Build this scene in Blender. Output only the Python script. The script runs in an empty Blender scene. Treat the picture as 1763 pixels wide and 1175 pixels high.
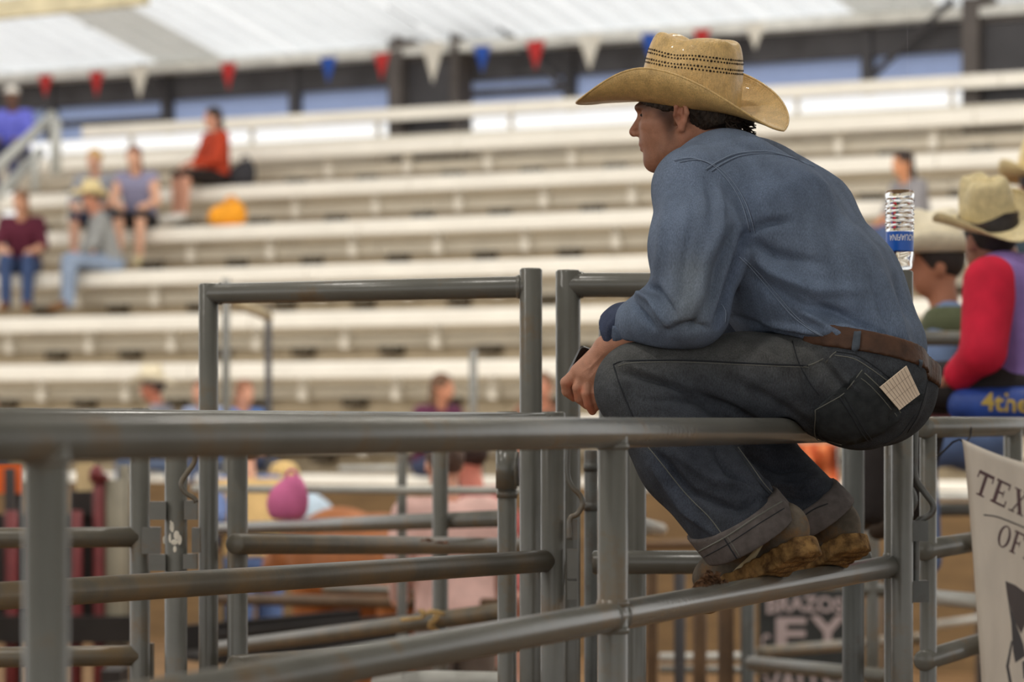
import bpy, bmesh, math, random
import numpy as np
from mathutils import Vector, Matrix
from mathutils.bvhtree import BVHTree
random.seed(7); np.random.seed(7)
C = bpy.context.scene
# ------------------------------------------------------------------ camera, sky, lights, exposure
FPX, HY, CH = 5500.0, 724.0, 1.57          # focal length in pixels, horizon row, camera height
cam = bpy.data.objects.new('camera', bpy.data.cameras.new('camera')); C.collection.objects.link(cam)
cam.location = (0, 0, CH); cam.rotation_euler = (math.pi/2, 0, 0)
cam.data.sensor_width = 36; cam.data.lens = FPX*36/1763
cam.data.shift_y = (HY-587.5)/1763
cam.data.clip_start = .1; cam.data.clip_end = 400
cam.data.dof.use_dof = True; cam.data.dof.focus_distance = 6.25; cam.data.dof.aperture_fstop = 4.0
C.camera = cam
w = bpy.data.worlds.new('sky'); C.world = w; w.use_nodes = True
w.node_tree.nodes['Background'].inputs[0].default_value = (1, .985, .955, 1)
w.node_tree.nodes['Background'].inputs[1].default_value = 1.2
def area(name, loc, target, size, power, col=(1, 1, 1)):
    l = bpy.data.lights.new(name, 'AREA'); l.shape = 'DISK'; l.size = size; l.energy = power; l.color = col
    o = bpy.data.objects.new(name, l); C.collection.objects.link(o); o.location = loc
    o.rotation_euler = (Vector(target)-Vector(loc)).to_track_quat('-Z', 'Y').to_euler()
for q in ((-4.5, 8.5, 7.6), (-1.5, 4.5, 7.8), (1.5, 9.5, 7.6), (-7, 5, 7.8)): area('unseen_lamp', q, (q[0]+.8, q[1]+.3, 0), .35, 105, (1, .95, .88))  # unseen overhead lamps, kept small for crisp highlights
area('unseen_lamp', (3, 14, 8), (0, 26, 3), 4.0, 1150, (1, .97, .92))  # unseen lamp, added to brighten the bleachers
area('unseen_lamp', (-9, 16, 8), (-4, 27, 3), 4.0, 850, (1, .97, .92))  # second unseen lamp, added to brighten the left of the bleachers
C.view_settings.view_transform = 'Standard'; C.view_settings.look = 'None'
C.view_settings.exposure = 0.0; C.view_settings.gamma = 1; C.view_settings.use_curve_mapping = False

# ------------------------------------------------------------------ helpers
def at(x, y, z):
    """point seen at photograph pixel x, y at distance z in front of the camera"""
    return Vector(((x-881.5)/FPX*z, z, CH+(HY-y)/FPX*z))
def px(P):
    P = np.asarray(P); return np.stack([881.5+P[..., 0]/P[..., 1]*FPX, HY-(P[..., 2]-CH)/P[..., 1]*FPX], -1)
def lin(r, g, b):
    f = lambda c: (c/255/12.92 if c/255 <= .04045 else ((c/255+.055)/1.055)**2.4)
    return (f(r), f(g), f(b), 1)
MATS = {}
def M(name, rgb, rough=.6, var=.12, scale=6, bump=0, bscale=150, spec=.4, metal=0, stain=None, sscale=4, samt=.5, stretch=None, attr=None, trans=0, coat=0, grain=0, gscale=500):
    if name in MATS: return MATS[name]
    m = bpy.data.materials.new(name); m.use_nodes = True; nt = m.node_tree; N = nt.nodes; L = nt.links
    b = N['Principled BSDF']; b.inputs['Roughness'].default_value = rough; b.inputs['Metallic'].default_value = metal
    b.inputs['Specular IOR Level'].default_value = spec; b.inputs['Coat Weight'].default_value = coat
    tc = N.new('ShaderNodeTexCoord'); src = tc.outputs['Object']
    if stretch:
        mp = N.new('ShaderNodeMapping'); mp.inputs['Scale'].default_value = stretch; L.new(src, mp.inputs[0]); src2 = mp.outputs[0]
    else: src2 = src
    n = N.new('ShaderNodeTexNoise'); n.inputs['Scale'].default_value = scale; n.inputs['Detail'].default_value = 5; L.new(src2, n.inputs['Vector'])
    r = N.new('ShaderNodeValToRGB'); c = lin(*rgb)
    r.color_ramp.elements[0].color = tuple(max(0, v*(1-var*1.6)) for v in c[:3])+(1,)
    r.color_ramp.elements[1].color = tuple(min(1, v*(1+var*1.6)) for v in c[:3])+(1,)
    r.color_ramp.elements[0].position = .3; r.color_ramp.elements[1].position = .7
    L.new(n.outputs['Fac'], r.inputs[0]); col = r.outputs[0]
    if grain:
        mg = N.new('ShaderNodeMapping'); mg.inputs['Scale'].default_value = (1, 1, .3); mg.inputs['Rotation'].default_value = (.1, .25, .3); L.new(src, mg.inputs[0])
        ng = N.new('ShaderNodeTexNoise'); ng.inputs['Scale'].default_value = gscale; ng.inputs['Detail'].default_value = 2; L.new(mg.outputs[0], ng.inputs['Vector'])
        rg = N.new('ShaderNodeMapRange'); rg.inputs[1].default_value = .3; rg.inputs[2].default_value = .7; rg.inputs[3].default_value = 1-grain; rg.inputs[4].default_value = 1+grain; L.new(ng.outputs['Fac'], rg.inputs[0])
        mg2 = N.new('ShaderNodeMix'); mg2.data_type = 'RGBA'; mg2.blend_type = 'MULTIPLY'; mg2.inputs[0].default_value = 1; L.new(col, mg2.inputs[6]); L.new(rg.outputs[0], mg2.inputs[7]); col = mg2.outputs[2]
    if attr:
        at_ = N.new('ShaderNodeAttribute'); at_.attribute_name = attr
        mx = N.new('ShaderNodeMix'); mx.data_type = 'RGBA'; mx.blend_type = 'MULTIPLY'; mx.inputs[0].default_value = 1
        L.new(col, mx.inputs[6]); L.new(at_.outputs['Color'], mx.inputs[7]); col = mx.outputs[2]
    if stain:
        n2 = N.new('ShaderNodeTexNoise'); n2.inputs['Scale'].default_value = sscale; n2.inputs['Detail'].default_value = 8; n2.inputs['Roughness'].default_value = .65
        L.new(src, n2.inputs['Vector'])
        r2 = N.new('ShaderNodeValToRGB'); r2.color_ramp.elements[0].position = .62-samt*.25; r2.color_ramp.elements[1].position = .74-samt*.1
        L.new(n2.outputs['Fac'], r2.inputs[0])
        mx = N.new('ShaderNodeMix'); mx.data_type = 'RGBA'; L.new(r2.outputs[0], mx.inputs[0]); L.new(col, mx.inputs[6]); mx.inputs[7].default_value = lin(*stain); col = mx.outputs[2]
    L.new(col, b.inputs['Base Color'])
    if bump:
        n3 = N.new('ShaderNodeTexNoise'); n3.inputs['Scale'].default_value = bscale; n3.inputs['Detail'].default_value = 3; L.new(src2, n3.inputs['Vector'])
        bp = N.new('ShaderNodeBump'); bp.inputs['Strength'].default_value = bump; bp.inputs['Distance'].default_value = .004
        L.new(n3.outputs['Fac'], bp.inputs['Height']); L.new(bp.outputs[0], b.inputs['Normal'])
    if trans:
        t = N.new('ShaderNodeBsdfTranslucent'); L.new(col, t.inputs[0])
        ms = N.new('ShaderNodeMixShader'); ms.inputs[0].default_value = trans; L.new(b.outputs[0], ms.inputs[1]); L.new(t.outputs[0], ms.inputs[2])
        L.new(ms.outputs[0], N['Material Output'].inputs[0])
    MATS[name] = m; return m
def tag(o, label=None, cat=None, group=None, kind=None):
    for k, v in (('label', label), ('category', cat), ('group', group), ('kind', kind)):
        if v: o[k] = v
    return o
def empty(name, loc, label=None, cat=None, group=None, kind=None):
    o = bpy.data.objects.new(name, None); C.collection.objects.link(o); o.location = loc; o.empty_display_size = .1
    return tag(o, label, cat, group, kind)
def wloc(o): return Vector(o.location)+(wloc(o.parent)+o.matrix_parent_inverse.translation if o.parent else Vector((0, 0, 0)))
def adopt(o, parent):
    if parent is not None:
        o.parent = parent; o.matrix_parent_inverse = Matrix.Translation(-wloc(parent))
    return o
def obj(name, V, F, mat, parent=None, smooth=False, label=None):
    me = bpy.data.meshes.new(name); me.from_pydata([tuple(v) for v in V], [], [tuple(f) for f in F])
    if smooth: me.polygons.foreach_set('use_smooth', [True]*len(me.polygons))
    me.materials.append(mat); me.update()
    o = bpy.data.objects.new(name, me); C.collection.objects.link(o)
    if label: o['label'] = label
    return adopt(o, parent)
class MB:
    def __init__(s): s.V = []; s.F = []
    def add(s, V, F):
        b = len(s.V); s.V += [Vector(v) for v in V]; s.F += [[i+b for i in f] for f in F]; return s
    def box(s, c, sx, sy, sz, ex=(1, 0, 0), ey=(0, 1, 0), ez=(0, 0, 1)):
        c, ex, ey, ez = map(Vector, (c, ex, ey, ez))
        V = [c+ex*sx/2*i+ey*sy/2*j+ez*sz/2*k for i in (-1, 1) for j in (-1, 1) for k in (-1, 1)]
        return s.add(V, [(0, 1, 3, 2), (4, 6, 7, 5), (0, 4, 5, 1), (2, 3, 7, 6), (0, 2, 6, 4), (1, 5, 7, 3)])
    def tube(s, pts, r, n=14, cap=True):
        pts = [Vector(p) for p in pts]; rs = r if isinstance(r, (list, tuple)) else [r]*len(pts)
        V = []; F = []; up = None
        for i, p in enumerate(pts):
            t = (pts[min(i+1, len(pts)-1)]-pts[max(i-1, 0)]).normalized()
            if up is None: up = Vector((0, 0, 1)) if abs(t.z) < .9 else Vector((1, 0, 0))
            a = t.cross(up).normalized(); b = a.cross(t).normalized(); up = b
            for k in range(n):
                th = 2*math.pi*k/n; V.append(p+(a*math.cos(th)+b*math.sin(th))*rs[i])
        for i in range(len(pts)-1):
            for k in range(n): F.append((i*n+k, i*n+(k+1) % n, (i+1)*n+(k+1) % n, (i+1)*n+k))
        if cap: F.append(tuple(range(n))[::-1]); F.append(tuple((len(pts)-1)*n+k for k in range(n)))
        return s.add(V, F)
    def prism(s, poly, axis, h):
        """poly: 3-D points of a flat outline, extruded along axis by h"""
        n = len(poly); a = Vector(axis)*h; V = [Vector(p) for p in poly]+[Vector(p)+a for p in poly]
        return s.add(V, [tuple(range(n))[::-1], tuple(range(n, 2*n))]+[(i, (i+1) % n, n+(i+1) % n, n+i) for i in range(n)])
    def lathe(s, prof, c=(0, 0, 0), n=24):
        V = []; F = []
        for r, z in prof:
            for k in range(n): V.append((c[0]+r*math.cos(2*math.pi*k/n), c[1]+r*math.sin(2*math.pi*k/n), c[2]+z))
        for i in range(len(prof)-1):
            for k in range(n): F.append((i*n+k, i*n+(k+1) % n, (i+1)*n+(k+1) % n, (i+1)*n+k))
        return s.add(V, F)
    def build(s, name, mat, parent=None, smooth=False, label=None): return obj(name, s.V, s.F, mat, parent, smooth, label)
def autosmooth(o, ang=40):
    me = o.data; me.polygons.foreach_set('use_smooth', [True]*len(me.polygons))
    bm = bmesh.new(); bm.from_mesh(me); a = math.radians(ang)
    for e in bm.edges: e.smooth = not (len(e.link_faces) == 2 and e.calc_face_angle(0) > a)
    bm.to_mesh(me); bm.free(); return o
def pipe(name, p, q, r, mat, parent=None, n=20, label=None):
    p, q = Vector(p), Vector(q); d = (q-p).normalized(); e = min(.004, r*.2)
    return autosmooth(MB().tube([p, p+d*e, q-d*e, q], [r-e, r, r, r-e], n).build(name, mat, parent, label=label), 50)
# ---- signed distance shapes, meshed by surface nets
def f32(v): return np.array(v, np.float32)
def caps(a, b, ra, rb=None):
    a, b = f32(a), f32(b); rb = ra if rb is None else rb; ab = b-a; L2 = max(float(ab@ab), 1e-9)
    def f(P):
        q = P-a; t = np.clip(q@ab/L2, 0, 1)
        return np.linalg.norm(q-t[:, None]*ab, axis=1)-(ra+(rb-ra)*t)
    return f
def chain(pts, rs):
    return [caps(pts[i], pts[i+1], rs[i], rs[i+1]) for i in range(len(pts)-1)]
def ell(c, r, B=None):
    c, r = f32(c), f32(r)
    def f(P):
        q = P-c
        if B is not None: q = q@f32(B).T
        k0 = np.linalg.norm(q/r, axis=1); k1 = np.linalg.norm(q/(r*r), axis=1)
        return k0*(k0-1)/np.maximum(k1, 1e-6)
    return f
def smin(k, *fs):
    def f(P):
        d = fs[0](P)
        for g in fs[1:]:
            e = g(P); h = np.clip(.5+.5*(e-d)/k, 0, 1); d = e+(d-e)*h-k*h*(1-h)
        return d
    return f
def sub(f, g, k=.002):
    def q(P):
        a = f(P); b = -g(P); h = np.clip(.5-.5*(b-a)/k, 0, 1); return b+(a-b)*h+k*h*(1-h)
    return q
def cut(f, p, n):
    p, n = f32(p), f32(n); n = n/np.linalg.norm(n)
    return lambda P: np.maximum(f(P), (P-p)@n)
def inter(f, g): return lambda P: np.maximum(f(P), g(P))
def infl(f, r): return lambda P: f(P)-r
def union(*fs):
    def f(P):
        d = fs[0](P)
        for g in fs[1:]: d = np.minimum(d, g(P))
        return d
    return f
def nets(fn, lo, hi, h):
    lo, hi = f32(lo), f32(hi); B = 4
    nb = np.maximum(1, np.ceil((hi-lo)/(h*B)).astype(int)); n = nb*B+1
    cc = [lo[i]+(np.arange(nb[i])+.5)*h*B for i in range(3)]
    G = np.stack(np.meshgrid(*cc, indexing='ij'), -1).reshape(-1, 3).astype(np.float32)
    fc = fn(G).astype(np.float32); near = np.abs(fc) < h*B*1.6
    D = np.full(tuple(n), 1, np.float32)
    D[:-1, :-1, :-1] = np.repeat(np.repeat(np.repeat(fc.reshape(tuple(nb)), B, 0), B, 1), B, 2)
    bi = np.argwhere(near.reshape(tuple(nb)))
    off = np.stack(np.meshgrid(*[np.arange(B+1)]*3, indexing='ij'), -1).reshape(-1, 3)
    for s in range(0, len(bi), 4000):
        I = (bi[s:s+4000, None, :]*B+off[None]).reshape(-1, 3)
        D[I[:, 0], I[:, 1], I[:, 2]] = fn((lo+I*np.float32(h)).astype(np.float32))
    S = D < 0
    c8 = [(i, j, k) for i in (0, 1) for j in (0, 1) for k in (0, 1)]
    cnt = sum(S[i:n[0]-1+i, j:n[1]-1+j, k:n[2]-1+k].astype(np.int8) for i, j, k in c8)
    cells = np.argwhere((cnt > 0) & (cnt < 8))
    idm = np.full(tuple(n-1), -1, np.int32); idm[cells[:, 0], cells[:, 1], cells[:, 2]] = np.arange(len(cells))
    vals = np.stack([D[cells[:, 0]+i, cells[:, 1]+j, cells[:, 2]+k] for i, j, k in c8], 1)
    acc = np.zeros((len(cells), 3)); num = np.zeros(len(cells)); ca = np.array(c8, float)
    for a in range(8):
        for b in range(a+1, 8):
            if abs(ca[a]-ca[b]).sum() != 1: continue
            m = (vals[:, a] < 0) != (vals[:, b] < 0); t = np.where(m, vals[:, a]/np.where(m, vals[:, a]-vals[:, b], 1), 0)
            acc += np.where(m[:, None], ca[a]+(ca[b]-ca[a])*t[:, None], 0); num += m
    V = lo+(cells+acc/num[:, None])*h
    F = []
    for ax in range(3):
        u, v = (ax+1) % 3, (ax+2) % 3
        sl0 = [slice(1, n[i]-1) for i in range(3)]; sl0[ax] = slice(0, n[ax]-1); sl1 = list(sl0); sl1[ax] = slice(1, n[ax])
        A, Bq = S[tuple(sl0)], S[tuple(sl1)]
        E = np.argwhere(A != Bq); base = E.copy()
        for i in range(3):
            if i != ax: base[:, i] += 1
        sg = A[E[:, 0], E[:, 1], E[:, 2]]
        q = []
        for du, dv in ((-1, -1), (0, -1), (0, 0), (-1, 0)):
            I = base.copy(); I[:, u] += du; I[:, v] += dv; q.append(idm[I[:, 0], I[:, 1], I[:, 2]])
        q = np.stack(q, 1); q[~sg] = q[~sg][:, ::-1]; F.append(q)
    F = np.concatenate(F); F = F[(F >= 0).all(1)]
    return V, F
def npobj(name, V, F, mat, parent=None, cols=None, smooth=True, label=None):
    V = np.asarray(V, np.float32); F = np.asarray(F, np.int32)
    me = bpy.data.meshes.new(name); me.vertices.add(len(V)); me.vertices.foreach_set('co', V.ravel())
    k = F.shape[1]; me.loops.add(F.size); me.loops.foreach_set('vertex_index', F.ravel())
    me.polygons.add(len(F)); me.polygons.foreach_set('loop_start', np.arange(len(F), dtype=np.int32)*k)
    me.update(calc_edges=True); me.validate()
    me.polygons.foreach_set('use_smooth', [smooth]*len(me.polygons))
    me.materials.append(mat)
    if cols is not None:
        a = me.color_attributes.new('tint', 'FLOAT_COLOR', 'POINT'); a.data.foreach_set('color', np.concatenate([cols, np.ones((len(V), 1))], 1).astype(np.float32).ravel())
    o = bpy.data.objects.new(name, me); C.collection.objects.link(o)
    if label: o['label'] = label
    return adopt(o, parent)
def vnormals(V, F):
    fn = np.cross(V[F[:, 2]]-V[F[:, 0]], V[F[:, 3]]-V[F[:, 1]]); N = np.zeros_like(V)
    for i in range(4): np.add.at(N, F[:, i], fn)
    return N/np.maximum(np.linalg.norm(N, axis=1, keepdims=True), 1e-9)
def polydist(Q, pl):
    d = np.full(len(Q), 1e9); t0 = np.zeros(len(Q)); n = len(pl)-1
    for i in range(n):
        a, b = np.array(pl[i], float), np.array(pl[i+1], float); ab = b-a
        t = np.clip((Q-a)@ab/max(ab@ab, 1e-9), 0, 1); e = np.linalg.norm(Q-a-t[:, None]*ab, axis=1)
        m = e < d; d[m] = e[m]; t0[m] = (i+t[m])/n
    return d, t0
def sculpt(V, F, strokes, zmax=99):
    """press folds into a mesh: each stroke is (polyline, width, height in m); the ends fade out"""
    N = vnormals(V, F); Q = px(V); face = np.clip(-(N*(V-np.array([0, 0, CH]))/np.linalg.norm(V-np.array([0, 0, CH]), axis=1)[:, None]).sum(1)*3, 0, 1)
    dh = np.zeros(len(V))
    for pl, wd, ht in strokes:
        d, t = polydist(Q, pl); dh += ht*np.exp(-(d/wd)**2)*np.sin(np.pi*np.clip(t*.86+.07, 0, 1))**.7
    return V+N*(dh*face*(V[:, 1] < zmax))[:, None]
def bvh(V, F): return BVHTree.FromPolygons([tuple(v) for v in V], [tuple(int(i) for i in f) for f in F])
def cast(tree, x, y, off=0.0):
    o = Vector((0, 0, CH)); d = (at(x, y, 1)-o).normalized(); p, n, i, s = tree.ray_cast(o, d)
    if p is None: return None
    return p+n*off
def resample(pl, step=6):
    out = []
    for i in range(len(pl)-1):
        a, b = Vector(pl[i]), Vector(pl[i+1]); k = max(1, int((b-a).length/step))
        out += [a+(b-a)*j/k for j in range(k)]
    return out+[Vector(pl[-1])]
def spline(pl, step=5):
    """Catmull-Rom through pixel points"""
    P = [Vector(p) for p in pl]; P = [P[0]*2-P[1]]+P+[P[-1]*2-P[-2]]; out = []
    for i in range(1, len(P)-2):
        k = max(2, int((P[i+1]-P[i]).length/step))
        for j in range(k):
            t = j/k; out.append(.5*((2*P[i])+(P[i+1]-P[i-1])*t+(2*P[i-1]-5*P[i]+4*P[i+1]-P[i+2])*t*t+(3*P[i]-P[i-1]-3*P[i+1]+P[i+2])*t**3))
    return out+[P[-2]]
def seam(tree, pl, r, mat, parent, name='seam', off=.0004):
    pts = [cast(tree, p[0], p[1], off) for p in spline(pl)]; pts = [p for p in pts if p is not None]
    runs = [[pts[0]]] if pts else []
    for p in pts[1:]:
        if (p-runs[-1][-1]).length < .05: runs[-1].append(p)
        else: runs.append([p])
    for rr in runs:
        if len(rr) > 2: MB().tube(rr, r, 6).build(name, mat, parent, smooth=True)
def inside(poly, x, y):
    c = False; j = len(poly)-1
    for i in range(len(poly)):
        (xi, yi), (xj, yj) = poly[i], poly[j]
        if (yi > y) != (yj > y) and x < (xj-xi)*(y-yi)/(yj-yi)+xi: c = not c
        j = i
    return c
def patch(tree, poly, off, thick, mat, parent, name, step=5):
    """a cloth patch laid on a surface: outline in pixels, follows the surface, has thickness"""
    bm = bmesh.new(); out = resample([tuple(p) for p in poly]+[tuple(poly[0])], step)[:-1]
    vs = [bm.verts.new((p[0], p[1], 0)) for p in out]; f = bm.faces.new(vs)
    bmesh.ops.triangulate(bm, faces=[f])
    for _ in range(3):
        le = [e for e in bm.edges if e.calc_length() > step*2.2]
        if not le: break
        bmesh.ops.subdivide_edges(bm, edges=le, cuts=1); bmesh.ops.triangulate(bm, faces=bm.faces[:])
    V = []; ok = True; last = None
    for v in bm.verts:
        p = cast(tree, v.co.x, v.co.y, off); V.append(p)
    known = [p for p in V if p is not None]
    if not known: bm.free(); return
    zz = sum(p.y for p in known)/len(known)
    V = [p if p is not None else min(known, key=lambda q: (px(q)[0]-v.co.x)**2+(px(q)[1]-v.co.y)**2) for p, v in zip(V, bm.verts)]
    bm.verts.index_update(); F = [[v.index for v in f.verts] for f in bm.faces]; bm.free()
    o = obj(name, V, F, mat, parent, True)
    s = o.modifiers.new('t', 'SOLIDIFY'); s.thickness = thick; s.offset = 0
    return o
def text2d(s, size=1.0, shear=0, bold=0):
    cu = bpy.data.curves.new('text', 'FONT'); cu.body = s; cu.size = size; cu.shear = shear; cu.offset = bold; cu.resolution_u = 3
    o = bpy.data.objects.new('text', cu); C.collection.objects.link(o)
    me = o.to_mesh(); V = [(v.co.x, v.co.y) for v in me.vertices]; F = [tuple(p.vertices) for p in me.polygons]
    o.to_mesh_clear(); bpy.data.objects.remove(o); bpy.data.curves.remove(cu); return V, F
# ------------------------------------------------------------------ materials
paint = M('grey pipe paint', (102, 101, 95), .27, .1, 5, .12, 60, .5, stain=(112, 90, 62), sscale=5, samt=.30)
paintd = M('dusty grey paint', (100, 95, 84), .38, .12, 6, .12, 60, .5, stain=(122, 103, 76), sscale=6, samt=.6)
paintb = M('dark grey paint', (84, 86, 84), .4, .1, 6, .1, 80, .5, stain=(70, 55, 42), sscale=9, samt=.4)
rustp = M('rusty brown pipe', (92, 70, 48), .6, .2, 7, .2, 60, .3)
galv = M('galvanised rail', (176, 176, 170), .4, .08, 6)
cream = M('cream bleacher paint', (240, 233, 220), .45, .03, 3)
creamd = M('worn cream tread', (212, 203, 186), .6, .05, 4)
riser = M('tan riser board', (176, 160, 134), .7, .05, 3)
darkm = M('dark shadow spot', (70, 60, 44), .7, .15, 9)  # dark tone for the shadow spots under the bench brackets
steel = M('dark structural steel', (66, 64, 66), .6, .1, 3)
steelb = M('brown structural steel', (84, 77, 73), .6, .1, 3)
screen = M('blue shade screen', (204, 216, 240), .8, .03, 7, trans=.9, stretch=(1, 1, 8))
roofw = M('translucent roof sheet', (246, 249, 252), .4, .02, 3, trans=.8)
roofo = M('opaque roof sheet', (216, 216, 212), .5, .03, 3, trans=.5)
dirt = M('arena dirt', (118, 88, 54), .95, .2, 3, .6, 12)
ply = M('tan plywood', (112, 88, 58), .85, .12, 3, stretch=(1, 1, 6))
# ------------------------------------------------------------------ bleacher frame of reference
E = Vector((.862, -.507, 0)); G = Vector((.507, .862, 0)); Z6 = 25.0; RISE = .44; RUN = .845
def bl(s, d, z): return Vector((0, Z6, 0))+E*s+G*d+Vector((0, 0, z))
def onrow(x, d):
    """distance at which the column of pixels x meets the plane d of the bleachers"""
    return (d+.862*Z6)/(.862+.507*(x-881.5)/FPX)
def sx(x, d):
    Z = onrow(x, d); P = Vector(((x-881.5)/FPX*Z, Z-Z6, 0)); return P.dot(E)
def zrow(n): return 1.98+RISE*n
def slab(mb, s0, s1, d0, d1, z0, z1, bev=0):
    if bev:
        pr = [(d0, z0), (d0, z1-bev), (d0+bev*.3, z1-bev*.3), (d0+bev, z1), (d1, z1), (d1, z0)]
    else: pr = [(d0, z0), (d0, z1), (d1, z1), (d1, z0)]
    return mb.prism([bl(s0, d, z) for d, z in pr], E, s1-s0)
S0, S1 = -8.5, 7.0
# ground, roof, back wall
tag(obj('ground', [(-40, -6, 0), (40, -6, 0), (40, 60, 0), (-40, 60, 0)], [(0, 1, 2, 3)], dirt), 'brown dirt ground of the covered arena', kind='structure')
DW = 5*RUN+1.75                                     # back wall plane
EAVE = 5.30
roof = empty('ceiling', bl(0, DW, EAVE), 'sloped ribbed roof of translucent white sheets above the bleachers', kind='structure')
sl = .22
for i in range(21):
    s0 = S0-2+i*.9; mb = MB(); pr = []
    for k in range(3):
        a = k*.3
        pr += [(a, 0), (a+.10, 0), (a+.13, .055), (a+.19, .055), (a+.22, 0)]
    pr.append((.895, 0))
    V = []
    for t in (0, 1):
        for u, hh in pr:
            d = DW+.15-t*6.5; V.append(bl(s0+u, d, EAVE+hh+(t*6.5)*sl+.012*(i % 2)))
    n = len(pr); mb.add(V, [(k, k+1, n+k+1, n+k) for k in range(n-1)])
    o = mb.build('roof_panel', roofo if i in (3, 12) else roofw, roof)
MB().box((at(-60, 22, 27.2)+at(250, -8, 27.8))/2, (at(-60, 22, 27.2)-at(250, -8, 27.8)).length, .12, .16, (at(250, -8, 27.8)-at(-60, 22, 27.2)).normalized(), G).build('roof_beam', M('beige roof beam', (206, 194, 160), .6), roof)
for d in (6.1,):
    slab(MB(), S0-2, S1+2.5, DW-d, DW-d+.08, EAVE+d*sl-.19, EAVE+d*sl-.02).build('purlin', M('pale purlin paint', (226, 224, 216), .5), roof)
slab(MB(), S0-2, S1+2.5, DW-.32, DW-.06, EAVE-.05, EAVE+.06, .03).build('eave_gutter', M('pale eave trim', (205, 203, 196), .5), roof)
tag(obj('roof_unseen', [(-26, -14, 8.6), (26, -14, 8.6), (26, 21, 8.2), (-26, 21, 8.2), (-26, -14, 8.7), (26, -14, 8.7), (26, 21, 8.3), (-26, 21, 8.3)], [(0, 3, 2, 1), (4, 5, 6, 7), (0, 1, 5, 4), (2, 3, 7, 6), (1, 2, 6, 5), (3, 0, 4, 7)], roofo), 'unseen high metal roof, added over the arena floor to dim the foreground', kind='structure')  # out-of-view roof, added to cut the light on the foreground
wall = empty('wall_back', bl(0, DW, 0), 'back wall of the stand with blue shade screens between dark steel posts', kind='structure')
slab(MB(), S0-2, S1+2.5, DW-.05, DW+.1, EAVE-.32, EAVE-.05).build('header_beam', steel, wall)
edges = [-150, 92, 292, 512, 676, 796, 985, 1240, 1497, 1662, 1900]
for i in range(len(edges)-1):
    if edges[i] in (676, 1662): continue
    a, b = sx(edges[i], DW), sx(edges[i+1], DW)
    slab(MB(), a+.02, b-.02, DW+.02, DW+.05, 4.62, EAVE-.3).build('shade_screen', screen, wall)
for x in (92, 292, 512, 985, 1240, 1497):
    a = sx(x, DW); slab(MB(), a-.05, a+.05, DW-.09, DW+.04, 4.62, EAVE-.03).build('wall_post', steel, wall)
for x0, x1, z in ((-150, 292, 4.80), (796, 985, 4.86)):
    slab(MB(), sx(x0, DW), sx(x1, DW), DW-.07, DW-.01, z-.045, z+.03).build('girt', steel, wall)
for (x0, y0, x1, y1) in ((815, 0, 985, 165), (1640, 0, 1505, 128), (180, 28, 105, 74), (240, 110, 290, 175)):
    p, q = at(x0, y0, onrow(x0, DW-.35)), at(x1, y1, onrow(x1, DW-.12)); MB().tube([p, q], .035, 8).build('brace_rod', steel, wall)
slab(MB(), S0-2, S1+2.5, DW-.06, DW+.06, 4.08, 4.30).build('wall_sill', creamd, wall)
# main steel columns
for i, (xa, xb, lab) in enumerate(((676, 796, 'dark steel column with a flange each side behind the middle of the bleachers'), (1662, 1800, 'dark steel column at the right end of the bleachers'))):
    a, b = sx(xa, DW-.25), sx(xb, DW-.25); c = empty('column', bl((a+b)/2, DW-.2, 0), lab, kind='structure')
    slab(MB(), a, a+.16, DW-.34, DW-.06, 3.6, 6.4).build('flange', steelb, c); slab(MB(), b-.09, b, DW-.34, DW-.06, 3.6, 6.4).build('flange', steelb, c)
    slab(MB(), a+.02, b-.02, DW-.22, DW-.16, 3.6, EAVE-.02).build('web', steel, c)
    slab(MB(), a+.02, b-.02, DW-.26, DW-.14, EAVE-.10, EAVE+.03).build('cap_plate', steelb, c)
    mb = MB(); mb.prism([bl(a+.16, DW-.34, EAVE+.03), bl(a+.16, DW-.34, 6.4), bl(a+.32, DW-.34, EAVE+.05)], G, .1); mb.build('gusset', steelb, c)
# bleacher rows
rows_lab = {5: 'topmost cream bench row, just below the bright gap in the back wall', 4: 'second cream bench row from the top of the bleachers', 3: 'third cream bench row from the top of the bleachers',
            2: 'fourth cream bench row from the top of the bleachers', 1: 'fifth cream bench row from the top, behind the tall gate frame bar', 0: 'sixth cream bench row from the top, its seat a little above the grey rails',
            -1: 'lowest cream bench row seen above the grey top rail', -2: 'cream bench row seen through the fence below the top rail', -3: 'front bench row of the bleachers, behind the fences'}
ph = {5: 545, 4: 487, 3: 585, 2: 680, 1: 728, 0: 658, -1: 600, -2: 640, -3: 700}
for n in range(5, -4, -1):
    d = n*RUN; z = zrow(n)
    r = empty('bleacher_row', bl(0, d, 0), rows_lab[n], 'bleacher', 'bleacher bench rows')
    for a, b in ((S0, -3.0), (-2.99, 2.2), (2.21, S1)):
        slab(MB(), a, b, d-.15, d+.15, z-.066, z+.062, .03).build('seat_plank', cream, r)
        slab(MB(), a, b, d+.17, d+.82, z-.225, z-.115, .015).build('foot_plank', creamd, r)
        slab(MB(), a, b, d+.26, d+.29, z-.57, z-.225).build('riser_board', riser, r)
    s = sx(ph[n], d-.1); st = .905; k0 = int((S0-s)/st)
    for k in range(k0, k0+int((S1-S0)/st)+1):
        q = s+k*st
        if not S0 < q < S1: continue
        MB().box(bl(q, d+.12, z-.145), .068, .06, .19, E, G).build('seat_bracket', cream, r)
        MB().box(bl(q+.42+.04*math.sin(k*3.7+n), d+.21, z-.262), .19, .09, .075, E, G).build('shadow_spot', darkm, r)  # dark box standing in for a bracket shadow below the foot plank
bk = empty('back_rail', bl(0, 5*RUN+1.2, 4.6), 'long pale plank rail along the top of the bleachers', 'rail')
d = 5*RUN+1.2
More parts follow.
